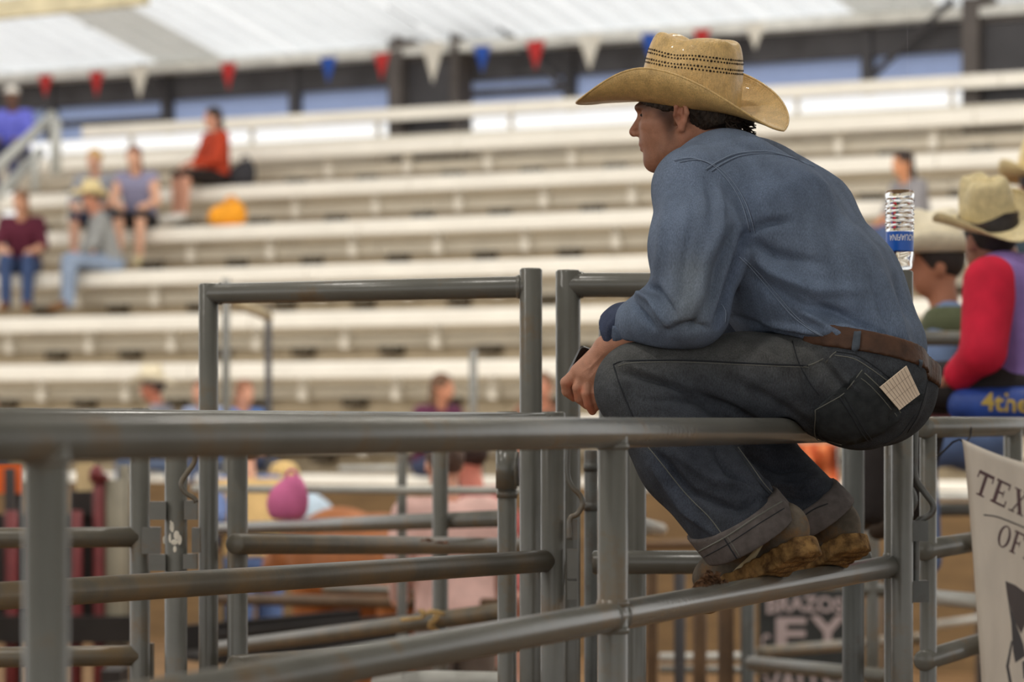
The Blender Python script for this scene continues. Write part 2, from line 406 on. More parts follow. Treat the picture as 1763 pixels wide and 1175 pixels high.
for a, b in ((S0, -3.2), (-3.19, 1.9), (1.91, S1)):
    slab(MB(), a, b, d, d+.05, 4.575, 4.70, .02).build('rail_plank', cream, bk)
for q in np.arange(S0+.6, S1, 1.55): MB().box(bl(q, d+.08, 4.36), .03, .05, .62, E, G).build('rail_post', creamd, bk)
top = empty('top_walkway', bl(0, 5*RUN+.9, 4.2), 'pale top walkway plank under the bright gap', 'walkway')
slab(MB(), S0, S1, 5*RUN+.83, 5*RUN+1.15, 4.22, 4.385, .02).build('walkway_plank', creamd, top)
# things at the back: handrail of the stairs, pennants
hr = empty('stair_handrail', bl(sx(60, 3.5), 3.5, 3), 'pale sloping stair handrail at the upper left of the bleachers', 'handrail')
for p in (((-40, 320), (92, 198)), ((-40, 375), (70, 262))):
    MB().tube([at(*p[0], 28.3), at(*p[1], 29.2)], .05, 10).build('rail', galv, hr, True)
MB().tube([at(96, 205, 29), at(96, 300, 29)], .05, 10).build('post', galv, hr, True)
MB().tube([at(60, 262, 28.8), at(60, 330, 28.8)], .04, 10).build('post', galv, hr, True)
ps = empty('pennant_string', bl(0, DW-.9, EAVE), 'string of red, white and blue triangular pennants along the eave', 'pennants')
red, blue, wht = M('red pennant cloth', (196, 52, 50), .7, .06, 9, trans=.3), M('blue pennant cloth', (44, 88, 176), .7, .06, 9, trans=.3), M('white pennant cloth', (228, 222, 210), .7, .04, 9, trans=.3)
fl = [(-20, 133, 34, 40, wht), (78, 128, 34, 40, red), (166, 122, 34, 46, red), (240, 113, 44, 58, wht), (393, 107, 36, 48, red), (482, 102, 3, 3, None), (565, 97, 36, 46, blue), (657, 91, 34, 48, red), (745, 72, 48, 72, wht),
      (830, 78, 36, 48, blue), (922, 69, 40, 52, red), (1015, 60, 48, 62, wht), (1118, 56, 36, 46, blue), (1208, 49, 36, 46, red), (1300, 40, 40, 46, wht)]
dn = DW-.75
for x, y, wd, ht, m in fl:
    if m is None: continue
    Z = onrow(x, dn); k = Z/FPX; c = at(x, y, Z); hs = EAVE-.02
    a = c-E*wd*.5*k; b = c+E*wd*.5*k; t = c-Vector((0, 0, ht*k))
    mid = c-Vector((0, 0, ht*k*.5))-G*.03
    V = [a, c, b, a.lerp(t, .55), mid, b.lerp(t, .55), t]
    o = obj('pennant', V, [(0, 3, 4, 1), (1, 4, 5, 2), (3, 6, 4), (4, 6, 5)], m, ps, label='%s pennant' % m.name.split()[0]); q = o.modifiers.new('t', 'SOLIDIFY'); q.thickness = .004
MB().tube([at(x, y, onrow(x, dn)) for x, y, *_ in fl], .008, 6).build('cord', M('pale cord', (200, 196, 188)), ps)
# ------------------------------------------------------------------ fences
S = .30
def mz(x): return FPX*S/(496-.17*x)           # distance of the main panel at pixel column x
def mp(x, z): Z = mz(x); return Vector(((x-881.5)/FPX*Z, Z, z))
TOP = CH-.0205; R1 = .0245
def vpost(name, x, y0, y1, Z, r, mat, parent, n=20):
    return pipe(name, at(x, y0, Z), at(x, y1, Z), r, mat, parent, n)
def rail(x0, y0, Z0, x1, y1, Z1, r, mat, parent, name='rail', n=20): return pipe(name, at(x0, y0, Z0), at(x1, y1, Z1), r, mat, parent, n)
def ringweld(p, axis, r, parent): 
    a = Vector(axis).normalized(); return MB().tube([Vector(p)-a*.006, Vector(p), Vector(p)+a*.006], [r*1.02, r*1.13, r*1.02], 18).build('weld', paint, parent, True)
def floor_post(name, x, ytop, Z, r, mat, parent):
    t = at(x, ytop, Z); return pipe(name, Vector((t.x, t.y, 0)), t, r, mat, parent)
# main panel the man sits on
main = empty('pipe_fence', mp(1055, 0), 'long grey pipe fence panel in front, its top rail carrying the seated man', 'fence')
dirm = (mp(1545, 0)-mp(1055, 0)).normalized()
for i in range(5):
    z = TOP-i*S
    pipe('top_rail' if i == 0 else 'rail', mp(-420, z), mp(1541, z), R1*(1.02 if i == 0 else 1), paint, main, 28)
for x in (80, 1055, 1541):
    pipe('post', mp(x, 0), mp(x, TOP-(0 if x < 1500 else -.02)), R1*1.0, paint, main, 28)
    for i in (0, 1): 
        z = TOP-i*S; p = mp(x, z)
        ringweld(p+Vector((0, 0, -R1*.9)), (0, 0, 1), R1, main)
        if i: ringweld(p+Vector((0, 0, R1*.9)), (0, 0, 1), R1, main); ringweld(p-dirm*R1*.9, dirm, R1, main); ringweld(p+dirm*R1*.9, dirm, R1, main)
# panel continuing to the right of the latch
rp = empty('pipe_fence', mp(1640, 0), 'grey pipe fence panel on the right, carrying the white banner', 'fence')
for z in (TOP+.004, TOP-.277, TOP-.53, TOP-.83): pipe('rail', mp(1590, z), mp(1990, z), R1, paint, rp, 24)
pipe('post', mp(1744, 0), mp(1744, TOP), R1, paint, rp)
pipe('post', mp(1598, 0), mp(1598, TOP), R1*.8, paint, rp)
# latch between them
Zl = mz(1541)-.03
la = empty('gate_latch', at(1580, 900, Zl), 'grey drop-rod gate latch with a bent handle beside the right end post', 'latch')
for (x0, y0, x1, y1) in ((1568, 713, 1597, 732), (1568, 897, 1596, 932), (1568, 1000, 1597, 1037)):
    MB().box(at((x0+x1)/2, (y0+y1)/2, Zl+.01), (x1-x0)/FPX*Zl, .045, (y1-y0)/FPX*Zl).build('plate', paintb, la)
MB().tube([at(p[0], p[1], Zl) for p in spline([(1576, 725), (1575, 780), (1576, 822), (1590, 846), (1606, 868), (1604, 884), (1590, 893), (1580, 900), (1578, 930), (1577, 1015)])], .0075, 10).build('latch_rod', paintb, la, True)
MB().tube([at(p[0], p[1], Zl+.1) for p in spline([(1562, 835), (1572, 850), (1574, 868), (1566, 884), (1560, 905)])], .0075, 10).build('latch_rod', paintb, la, True)
# panel crossing behind the main rail on the left
cp = empty('pipe_fence', at(948, 1100, 7.0), 'dusty pipe panel slanting behind the front panel from the left', 'fence')
for i, z in enumerate((1.562, 1.262, .96, .66)):
    p, q = at(-150, 700, 5.35), at(946, 700, 7.0); p.z = z+.004; q.z = z
    pipe('rail', p, q, .0245, paint if i == 0 else paintd, cp, 24, )
floor_post('post', 952, 709, 7.0, .0275, paint, cp)
ringweld(at(936, 967, 7.0), (1, 1, 0), .0245, cp)
# tall frame gate
g1 = empty('frame_gate', at(640, 1100, 7.4), 'tall pipe gate frame standing above the rails, left of centre', 'gate')
floor_post('post', 359, 488, 7.55, .0232, paint, g1); floor_post('post', 914, 462, 7.12, .0252, paint, g1)
rail(362, 506, 7.55, 912, 494, 7.12, .0243, paint, g1, 'top_rail')
MB().tube([at(893, 478, 7.12), at(893, 512, 7.12)], .004, 6).build('weld', paint, g1)
ringweld(at(379, 506, 7.54), (1, 0, 0), .0243, g1); ringweld(at(893, 494, 7.13), (1, 0, 0), .0243, g1)
# second tall frame, behind the man
g2 = empty('frame_gate', at(1270, 1100, 7.1), 'tall pipe gate frame partly hidden behind the seated man', 'gate')
floor_post('post', 978, 465, 7.15, .0278, paint, g2); floor_post('post', 1553, 466, 7.0, .0245, paint, g2)
rail(980, 491, 7.15, 1553, 491, 7.0, .0275, paint, g2, 'top_rail'); rail(1020, 969, 7.1, 1500, 969, 7.05, .0262, paint, g2)
ringweld(at(1001, 491, 7.15), (1, 0, 0), .0275, g2)
lr = MB().tube([at(p[0], p[1], 6.95) for p in spline([(978, 760), (977, 815), (984, 838), (998, 852), (1003, 868), (994, 886), (981, 894), (980, 930)])], .0062, 10).build('latch_rod', paint, g2, True)
for y0, y1 in ((895, 930), (945, 996), (1000, 1032)): MB().box(at(985, (y0+y1)/2, 6.97), 17/FPX*7, .03, (y1-y0)/FPX*7).build('hinge_plate', paint, g2)
# posts standing between the panels
def lone(x, y0, w, mat, lab, Z=None, collar=None, name='fence_post', grp=None):
    Z = Z or FPX*.0483/w; r = w/2/FPX*Z; t = at(x, y0, Z)
    e = empty(name, Vector((t.x, t.y, 0)), lab, 'post', grp); pipe('pipe', Vector((t.x, t.y, 0)), t, r, mat, e)
    for y in collar or ():
        MB().tube([at(x, y-2, Z), at(x, y+12, Z)], r*1.1, 18).build('collar', mat, e, True)
    return e
e = lone(873, 716, 33, paint, 'grey post with a sleeve and a collar left of the tall gate post', 7.3, (846,))
MB().tube([at(872, 774, 7.29), at(872, 842, 7.29)], 18.5/FPX*7.3, 20).build('sleeve', paint, e, True)
MB().tube([at(873, 709, 7.3), at(873, 717, 7.3)], 17.5/FPX*7.3, 20).build('cap', paintb, e, True)
MB().tube([at(890, 778, 7.24), at(888, 800, 7.24), at(890, 838, 7.24)], .006, 6).build('weld', paint, e, True)
lone(1018, 775, 24, paintb, 'dark slim post just left of the middle post of the front panel', 7.6, (800, 868))
lone(1052, 548, 42, paintb, 'short dark post top showing behind the seated man\'s hand', 7.3)
lone(1094, 712, 37, paint, 'grey post just right of the front panel\'s middle post, behind the knee', 7.3)
lone(1469, 712, 38, paintb, 'dark grey post under the seated man\'s hip, left of the end post', 7.5)
lone(1502, 712, 24, paint, 'slim blurred post between the dark post and the end post', 11.0)
# side panel at the left, with hinge post
lp = empty('pipe_fence', at(240, 1100, 7.6), 'grey pipe panel at the left, ending at a hinge post', 'fence')
floor_post('post', 241, 703, 7.6, .0242, paint, lp)
for z in (1.575, 1.292, 1.010, .73):
    p, q = at(-160, 700, 7.5), at(240, 700, 7.6); p.z = z; q.z = z; pipe('rail', p, q, .0243, paintd, lp, 24)
for (x0, y0, x1, y1) in ((245, 908, 277, 954),): MB().box(at((x0+x1)/2, (y0+y1)/2, 7.56), (x1-x0)/FPX*7.56, .03, (y1-y0)/FPX*7.56).build('hinge_plate', paint, lp)
MB().box(at(258, 1140, 7.62), 14/FPX*7.6, .02, 64/FPX*7.6).build('strap', paintd, lp)
hp = empty('fence_post', at(303, 1100, 7.4), 'grey hinge post with a chipped white spot and latch straps', 'post')
floor_post('pipe', 303, 712, 7.4, .0262, paint, hp)
for (x0, y0, x1, y1) in ((258, 864, 287, 895), (258, 955, 286, 983), (318, 862, 340, 895), (331, 909, 345, 952), (316, 954, 340, 980)):
    MB().box(at((x0+x1)/2, (y0+y1)/2, 7.38), (x1-x0)/FPX*7.38, .03, (y1-y0)/FPX*7.38).build('strap', paint, hp)
MB().tube([at(p[0], p[1], 7.3) for p in spline([(336, 775), (334, 797), (322, 815), (312, 832), (318, 848), (334, 858), (338, 866)])], .006, 8).build('latch_rod', paintd, hp, True)
wp = M('chipped white paint', (226, 220, 206), .6, .1, 40)
for (x, y, a, b) in ((297, 908, 5, 9), (294, 927, 4, 9), (304, 922, 5, 8), (309, 930, 4, 9), (300, 934, 6, 5), (301, 946, 3, 6), (295, 900, 2.5, 4), (283, 930, 3, 7)):
    Zc = 7.4-.0262*math.sqrt(max(.02, 1-((x-303)/20)**2)); o = MB().lathe([(0, -.002), (1, -.001), (1, .001), (0, .002)], n=9).build('paint_chip', wp, hp)
    for v in o.data.vertices: q = Vector(v.co); v.co = at(x+q.x*a, y+q.y*b, Zc)+Vector((0, q.z*.6, 0))
# panel leading away to the right, behind
bp = empty('pipe_fence', at(408, 1100, 7.5), 'grey pipe panel running away behind the tall gate, two dead leaves on its rail', 'fence')
floor_post('post', 409, 716, 7.5, .0242, paint, bp)
for z in (1.545, 1.283, 1.0, .72):
    p = at(404, 700, 7.42); p.z = z; q = at(905, 700, 9.4); q.z = z-.085 if z < 1.5 else z; pipe('rail', p, q, .0243, paintd, bp, 24)
# panel further back
fp = empty('pipe_fence', at(758, 1100, 9.5), 'pipe panel further back with a knotted twine round its lower rail', 'fence')
floor_post('post', 758, 716, 9.4, .0235, paint, fp)
rail(376, 912, 12.2, 870, 893, 9.0, .0245, paint, fp); rail(370, 1118, 11.0, 870, 1052, 9.0, .0245, paintd, fp); rail(376, 745, 12.2, 870, 744, 9.0, .0235, paint, fp)
tw = empty('twine', at(745, 1060, 9.3), 'tan twine knotted round a lower pipe rail', 'twine'); tan = M('tan twine', (196, 164, 110), .9, .15, 40)
for x, s in ((750, 1), (744, .9)):
    c = at(x, 1069, 9.36); MB().tube([c+Vector((.01*math.sin(a*3), math.cos(a)*.03, math.sin(a)*.03)) for a in np.linspace(0, 6.4, 20)], .004, 6).build('loop', tan, tw, True)
MB().tube([at(p[0], p[1], 9.3) for p in spline([(765, 1058), (748, 1053), (735, 1057), (722, 1049), (730, 1062), (716, 1066), (690, 1068)])], .006, 6).build('knot', tan, tw, True)
yard = [('low brown pipe rail panel beyond the gates', [(370, 1032, 13.5, 880, 1042, 12.0, .024, rustp), (560, 1015, 14, 880, 1020, 13, .022, paintd), (760, 1153, 14, 880, 1158, 13, .02, rustp), (1100, 940, 15, 1210, 937, 15, .024, rustp)]),
        ('pale pipe rail low down behind the front panel', [(650, 1172, 8.5, 880, 1178, 8.2, .03, galv)]),
        ('pale pipe rails low down behind the man\'s shoes', [(1135, 1133, 14, 1330, 1131, 14, .02, galv), (1135, 1153, 15, 1330, 1155, 15, .02, paint)]),
        ('tan-topped pipe rail crossing in front of the black sign', [(1308, 1124, 13, 1530, 1104, 14.5, .024, paintd)]),
        ('grey pipe rail slanting below the black sign', [(1292, 1142, 11, 1530, 1166, 10.2, .0243, paint)]),
        ('thin grey rails behind the right end post', [(1480, 857, 18.4, 1690, 855, 18.0, .023, galv), (1480, 880, 11.5, 1690, 878, 11.5, .0243, paint), (1480, 1016, 11, 1560, 1018, 11, .0243, paint)]),
        ('pale pipe rail low on the right behind the banner', [(1596, 1028, 9.8, 1720, 1040, 9.4, .0243, galv), (1605, 1078, 18.4, 1720, 1062, 17.6, .023, galv), (1560, 1102, 13, 1600, 1098, 13, .0243, paintd)]),
        ('rail meeting a post behind the man\'s knee', [(1094, 905, 7.36, 1138, 912, 13.0, .024, galv)]),
        ('far grey pipe fence in front of the bleachers', [(330, 842, 11.5, 900, 846, 11.5, .0145, galv), (585, 808, 20.3, 700, 807, 20, .02, galv), (1090, 842, 18, 1210, 842, 18, .024, galv)])]
for lab, rl in yard:
    e = empty('pipe_rail', at(rl[0][0], rl[0][1], rl[0][2]), lab, 'rail')
    for r in rl: rail(*r[:6], r[6], r[7], e, 'rail', 14)
for i, (x, y0, wd, Z, m, lab) in enumerate(((692, 770, 17, 11.6, paint, 'blurred grey post in the middle of the far fence'), (815, 602, 14, 19, paint, 'blurred grey post standing before the lower benches, right of the woman in maroon'), (462, 530, 12, 19, steel, 'thin dark post of the walk-through frame before the benches'), (389, 480, 14, 17, paint, 'thin grey post rising just right of the tall gate post'),
        (1122, 960, 20, 13, rustp, 'rust brown post beyond the knee'), (1170, 985, 20, 13, steel, 'dark post beyond the shoes, left one'), (1205, 990, 24, 12.5, rustp, 'brown post beyond the shoe tip'), (1250, 990, 28, 12, rustp, 'broad brown post beyond the shoe'), (1287, 1000, 24, 12, paintb, 'grey post left of the black sign'), (1525, 1000, 10, 16, steel, 'thin dark post right of the black sign'), (1600, 755, 22, 12, paint, 'blurred grey post right of the gate latch'), (1690, 980, 20, 18, steel, 'dark post behind the banner edge'), (1735, 985, 14, 18, paint, 'pale post hidden by the banner'))):
    lone(x, y0, wd, m, lab, Z)
cr = empty('pipe_rail', at(425, 520, 18), 'slanting tan cross bar of the walk-through frame before the benches', 'rail'); rail(389, 516, 17, 462, 545, 19, .028, M('tan bar', (176, 160, 128), .7), cr)
mr = empty('pipe_rail', at(1680, 725, 9), 'maroon painted rail behind the banner that the bull rider sits on', 'rail'); rail(1560, 727, 9.6, 1960, 744, 9.3, .028, M('maroon paint', (96, 52, 54), .4, .1), mr)
ur = empty('pipe_rail', at(1630, 580, 10.5), 'grey pipe rail behind the belt, in front of the cowboy in a vest', 'rail'); rail(1560, 583, 10.4, 1960, 583, 10.4, .0243, paint, ur)
# plywood kick boards at the foot of the bleachers
kb = empty('kick_board', bl(0, -3.6*RUN, 0), 'row of tan plywood boards along the foot of the bleachers', 'board')
for i in range(11):
    a = S0+i*1.4; slab(MB(), a, a+1.39, -3.62*RUN, -3.6*RUN, 0, 1.12+.01*(i % 2)).build('plywood_panel', ply, kb)
# ------------------------------------------------------------------ the seated man
FW = Vector((-.94, .342, 0)).normalized(); LF = Vector((-.342, -.94, 0)).normalized(); UP = Vector((0, 0, 1))
man = empty('person', at(1490, 668, 6.35), 'man in straw cowboy hat, denim shirt and jeans sitting on the front top rail', 'person')
skin = M('tanned skin', (178, 128, 104), .5, .07, 60, .25, 500, .35, attr='tint')
shirtm = M('washed denim shirt', (97, 109, 128), .85, .10, 26, .6, 500, .15, attr='tint', stretch=(1, 1, .25), grain=.22, gscale=520)
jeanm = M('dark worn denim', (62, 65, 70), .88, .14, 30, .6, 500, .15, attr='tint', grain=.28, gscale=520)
seamd = M('dark seam', (58, 66, 82), .9); seaml = M('pale seam edge', (128, 142, 162), .9); seamj = M('dark jeans seam', (34, 37, 42), .9); seamjl = M('pale jeans seam edge', (104, 104, 98), .9)
rail_top = caps(mp(900, TOP), mp(1541, TOP), R1*1.03+.0012); rail_2 = caps(mp(900, TOP-S), mp(1541, TOP-S), R1+.001)
post_end = caps(mp(1541, 0), mp(1541, TOP+.03), R1+.002)
hipL, hipR = at(1470, 668, 6.26), at(1508, 664, 6.44)
butL, butR = at(1489, 666, 6.25), at(1510, 664, 6.42)
kneeL, kneeR = at(1103, 668, 6.22), at(1192, 664, 6.72)
hemL, hemR = at(1291, 922, 6.08), at(1414, 892, 6.52)
midL, midR = at(1182, 790, 6.17), at(1300, 780, 6.63)
waist = at(1494, 618, 6.35)
sh = [at(1248, 288, 6.475), at(1272, 328, 6.455), at(1330, 396, 6.42), at(1420, 500, 6.38), at(1482, 600, 6.355)]
lat = [.03, .098, .088, .072, .062]; rad = [.047, .085, .132, .132, .118]
shL, elL, wrL = at(1197, 326, 6.27), at(1192, 532, 6.15), at(1046, 600, 6.27)
shR, elR, wrR = at(1316, 330, 6.62), at(1262, 545, 6.76), at(1090, 596, 6.52)
def side(i, s): return sh[i]+LF*lat[i]*s
# belt plane through back, side and front of the waist
b0, b1, b2 = at(1592, 640, 6.40), at(1480, 584, 6.17), at(1385, 588, 6.30)
BN = (b1-b0).cross(b2-b0).normalized(); BN = BN if BN.z > 0 else -BN
BP = at(1490, 612, 6.35); BP = b1-BN*.004
pelv = smin(.05, ell(butL, (.122, .10, .120)), ell(butR, (.118, .10, .118)), caps(side(4, 1.0), side(4, -1.0), .116), caps(hipL, hipR, .10))
thL = smin(.03, *chain([hipL+UP*.008, at(1280, 656, 6.235), kneeL], [.104, .0895, .0865])); thR = smin(.03, *chain([hipR, at(1340, 656, 6.58), kneeR], [.10, .088, .084]))
shinL = smin(.03, *chain([kneeL, midL, hemL], [.0865, .090, .091])); shinR = smin(.03, *chain([kneeR, midR, hemR], [.084, .074, .070]))
aL = (hemL-midL).normalized(); aR = (hemR-midR).normalized(); tL = Vector((.52, .16, -.85)).normalized(); tR = Vector((.56, .14, -.80)).normalized()
legL = smin(.02, thL, shinL); legR = smin(.02, thR, shinR)
jf = smin(.035, pelv, legL, legR)
jf = cut(jf, BP+BN*.012, BN); jf = cut(jf, hemL+tL*.012, tL) if False else jf
def endcut(f, p, n, rad_):
    """flat end of a trouser leg, only near that ankle"""
    p, n = f32(p), f32(n)
    def g(P):
        q = P-p; d = q@n; near = np.linalg.norm(q, axis=1) < rad_
        return np.where(near, np.maximum(f(P), d), f(P))
    return g
jf = endcut(jf, hemL, tL, .24); jf = endcut(jf, hemR, tR, .2)
jf = sub(sub(sub(jf, rail_top, .004), rail_2, .004), post_end, .004)
V, F = nets(jf, (.02, 5.85, 1.12), (1.05, 6.95, 1.80), .0055)
js = [([(1060, 640), (1150, 660), (1260, 705), (1330, 745)], 9, -.007), ([(1075, 625), (1180, 668), (1290, 735)], 7, .004), ([(1110, 690), (1200, 690), (1260, 715)], 8, -.004), ([(1230, 640), (1330, 690), (1400, 740)], 12, -.005),
      ([(1395, 600), (1430, 640), (1470, 690)], 9, -.005), ([(1420, 610), (1450, 650), (1500, 690)], 7, .004), ([(1370, 590), (1385, 640), (1392, 700)], 10, -.006), ([(1300, 600), (1370, 640)], 12, .004),
      ([(1140, 790), (1190, 850), (1270, 880), (1330, 850)], 10, -.006), ([(1160, 780), (1230, 830), (1310, 840)], 12, .006), ([(1120, 800), (1180, 880), (1230, 920)], 9, .006), ([(1230, 780), (1260, 820), (1330, 850)], 8, -.007),
      ([(1100, 760), (1150, 800), (1200, 880)], 8, -.004), ([(1290, 790), (1340, 810), (1390, 800)], 9, -.007), ([(1310, 830), (1370, 840), (1410, 825)], 8, .007), ([(1330, 860), (1380, 860), (1420, 848)], 7, -.006), ([(1300, 770), (1360, 785)], 8, .005),
      ([(1400, 760), (1480, 768), (1540, 745)], 10, -.003), ([(1530, 720), (1570, 690), (1598, 650)], 7, -.006)]
V = sculpt(V, F, [(a, b*.75, c*2.2) for a, b, c in js])
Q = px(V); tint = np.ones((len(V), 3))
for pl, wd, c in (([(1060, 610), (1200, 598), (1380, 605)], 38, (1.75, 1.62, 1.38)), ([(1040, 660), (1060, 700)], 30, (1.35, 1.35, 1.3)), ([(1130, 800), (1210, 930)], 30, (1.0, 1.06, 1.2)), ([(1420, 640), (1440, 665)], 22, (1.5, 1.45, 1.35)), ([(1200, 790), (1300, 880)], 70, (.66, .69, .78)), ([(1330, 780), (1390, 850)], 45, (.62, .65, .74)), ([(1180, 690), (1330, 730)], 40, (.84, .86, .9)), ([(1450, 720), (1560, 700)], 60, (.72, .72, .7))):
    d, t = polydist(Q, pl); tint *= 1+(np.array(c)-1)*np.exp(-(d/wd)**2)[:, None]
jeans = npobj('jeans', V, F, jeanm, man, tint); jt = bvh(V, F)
# turned-up cuffs
cuffm = M('turned-up denim inside', (92, 86, 84), .9, .12, 60, .4, 600, .1)
def hemcuff(leg, p, n, hw, name):
    g = inter(infl(leg, .0065), lambda P: np.abs((P-f32(p-n*hw*.72))@f32(n))-hw)
    g = inter(g, lambda P: np.linalg.norm(P-f32(p), axis=1)-.17)
    g = sub(sub(g, rail_2, .003), infl(leg, -.012) if False else (lambda P: leg(P)+.02), .002)
    v, f = nets(g, p-Vector((.2, .2, .2)), p+Vector((.2, .2, .2)), .004); o = npobj(name, v, f, cuffm, jeans); return v, f, o
for leg, p, n, hw in ((shinL, hemL, tL, .028), (shinR, hemR, tR, .026)):
    v, f, o = hemcuff(leg, p, n, hw, 'hem_cuff')
    c = o; t = bvh(v, f)
    if p is hemL: seam(t, [(1204, 950), (1250, 925), (1300, 892), (1346, 864)], .0016, seamjl, o); seam(t, [(1208, 962), (1252, 938), (1304, 904), (1350, 876)], .001, seamj, o); seam(t, [(1246, 926), (1262, 952), (1275, 972)], .0014, seamj, o); seam(t, [(1252, 924), (1268, 950), (1281, 970)], .001, seamjl, o)
    else: seam(t, [(1372, 898), (1400, 878), (1425, 868)], .0014, seamj, o)
for pl, m, r in (([(1056, 628), (1080, 622), (1180, 621), (1290, 626), (1392, 630)], seamj, .0016), ([(1064, 631), (1090, 625), (1180, 624), (1290, 629), (1392, 633)], seamjl, .0008), ([(1056, 628), (1066, 660), (1078, 690), (1090, 718)], seamj, .0014),
        ([(1116, 770), (1140, 800), (1180, 850), (1220, 890), (1246, 924)], seamjl, .001), ([(1265, 772), (1285, 800), (1310, 835), (1335, 862)], seamj, .0016), ([(1270, 770), (1291, 799), (1316, 834), (1340, 860)], seamjl, .0009),
        ([(1364, 588), (1375, 625), (1395, 660), (1410, 680)], seamj, .0013), ([(1384, 632), (1402, 626), (1418, 618)], seamjl, .0015), ([(1422, 625), (1432, 612), (1440, 606)], seamjl, .0012),
        ([(1437, 612), (1470, 618), (1500, 636), (1530, 658)], seamjl, .0011), ([(1440, 606), (1474, 612), (1504, 630), (1534, 653)], seamj, .0013), ([(1562, 745), (1580, 715), (1594, 670), (1598, 640)], seamj, .0013), ([(1520, 765), (1550, 748), (1575, 715)], seamj, .0013)):
    seam(jt, pl, r, m, jeans)
pk = M('dark pocket denim', (52, 55, 57), .9, .18, 50, .5, 700, .12)
po = patch(jt, [(1484, 638), (1496, 648), (1520, 672), (1552, 712), (1545, 726), (1520, 743), (1500, 753), (1475, 762), (1452, 765), (1428, 758), (1407, 748), (1404, 705), (1425, 694), (1450, 680), (1462, 668)], .0022, .0035, pk, jeans, 'back_pocket')
for pl, m, r in (([(1488, 643), (1500, 654), (1524, 678), (1550, 712)], seamjl, .0013), ([(1482, 652), (1495, 662), (1518, 686), (1543, 717)], seamjl, .0009), ([(1484, 638), (1462, 667), (1450, 680), (1425, 694), (1404, 705)], seamjl, .0011), ([(1404, 705), (1406, 752), (1428, 757), (1450, 764)], seamjl, .001), ([(1411, 708), (1413, 748), (1432, 759)], seamj, .001), ([(1446, 684), (1466, 715), (1482, 742), (1494, 758)], seamj, .0018), ([(1452, 681), (1472, 712), (1488, 739), (1500, 755)], seamj, .0014)):
    seam(jt, pl, r, m, po, off=.0038)
p2 = patch(jt, [(1560, 700), (1578, 694), (1588, 688), (1589, 678), (1575, 682), (1556, 690)], .002, .003, pk, jeans, 'back_pocket')
# shirt
leftarm = smin(.05, *chain([shL, at(1203, 430, 6.20), elL], [.080, .088, .066]), *chain([at(1190, 538, 6.155), at(1130, 552, 6.20), at(1078, 560, 6.255)], [.058, .051, .041]))
rightarm = smin(.05, *chain([shR, at(1300, 430, 6.70), elR], [.082, .082, .064]), *chain([elR, at(1120, 570, 6.55)], [.058, .044]))
tr = []
for s in (1, -1): tr += chain([side(i, s) for i in range(5)], rad)
torso = smin(.05, *tr, caps(shL, side(1, 1), .07, .09), caps(shR, side(1, -1), .07, .09), ell(at(1330, 470, 6.42), (.10, .13, .14)))
sf = smin(.022, lambda P: np.maximum(torso(P)-.013*np.clip(((P-f32(b1))@f32(FW)-.055)/.035, 0, 1), -((P-f32(b0))@f32(BN)-.016)-np.clip(((P-f32(b1))@f32(FW)-.035)*1.6, 0, .12)), leftarm, rightarm)
thigh_clear = lambda P: np.minimum(jf(P)+.001, infl(legL, .001)(P))
sf = sub(sf, thigh_clear, .012)
cp_, cd = at(1084, 560, 6.25), (at(1046, 585, 6.28)-at(1130, 552, 6.20)).normalized()
sf = endcut(sf, cp_+cd*.012, cd, .12)
V, F = nets(sf, (.1, 5.98, 1.60), (1.0, 6.95, 2.22), .005)
ss = [([(1290, 400), (1320, 385), (1360, 380)], 10, -.006), ([(1285, 410), (1330, 440), (1420, 455)], 14, -.006), ([(1280, 430), (1330, 470), (1400, 500), (1480, 500)], 14, .006), ([(1300, 480), (1380, 530), (1480, 545)], 12, -.005), ([(1330, 500), (1420, 560), (1500, 575)], 10, .005),
      ([(1400, 520), (1480, 560), (1545, 590)], 10, -.006), ([(1440, 570), (1500, 575), (1550, 600)], 8, .008), ([(1540, 480), (1560, 540), (1580, 600)], 9, -.005), ([(1520, 470), (1545, 540), (1565, 600)], 8, .004), ([(1500, 480), (1525, 545), (1550, 595)], 8, -.004),
      ([(1286, 405), (1272, 450), (1250, 520), (1236, 560)], 9, -.012), ([(1262, 400), (1235, 460), (1222, 540)], 12, -.006), ([(1245, 390), (1215, 450), (1200, 540)], 14, .007), ([(1195, 360), (1180, 440), (1170, 520)], 12, -.004), ([(1150, 340), (1140, 420), (1130, 480)], 12, .004),
      ([(1215, 310), (1225, 350), (1222, 400)], 7, -.003), ([(1235, 320), (1245, 360), (1240, 410)], 7, .003), ([(1105, 490), (1130, 500), (1160, 540)], 9, -.007), ([(1095, 505), (1125, 520), (1150, 560)], 8, .008), ([(1090, 520), (1105, 540), (1125, 565)], 7, -.007), ([(1150, 570), (1180, 560), (1215, 565)], 8, -.007), ([(1215, 520), (1200, 550), (1180, 572)], 8, -.006),
      ([(1340, 260), (1420, 320), (1480, 400)], 12, .003), ([(1360, 330), (1440, 400), (1490, 470)], 20, -.003), ([(1260, 250), (1330, 262), (1400, 300)], 8, -.002), ([(1310, 560), (1400, 572), (1460, 570)], 9, .006), ([(1262, 545), (1330, 570), (1400, 580)], 8, -.004)]
V = sculpt(V, F, [(a, b*.75, c*2.3) for a, b, c in ss])
Q = px(V); tint = np.ones((len(V), 3))
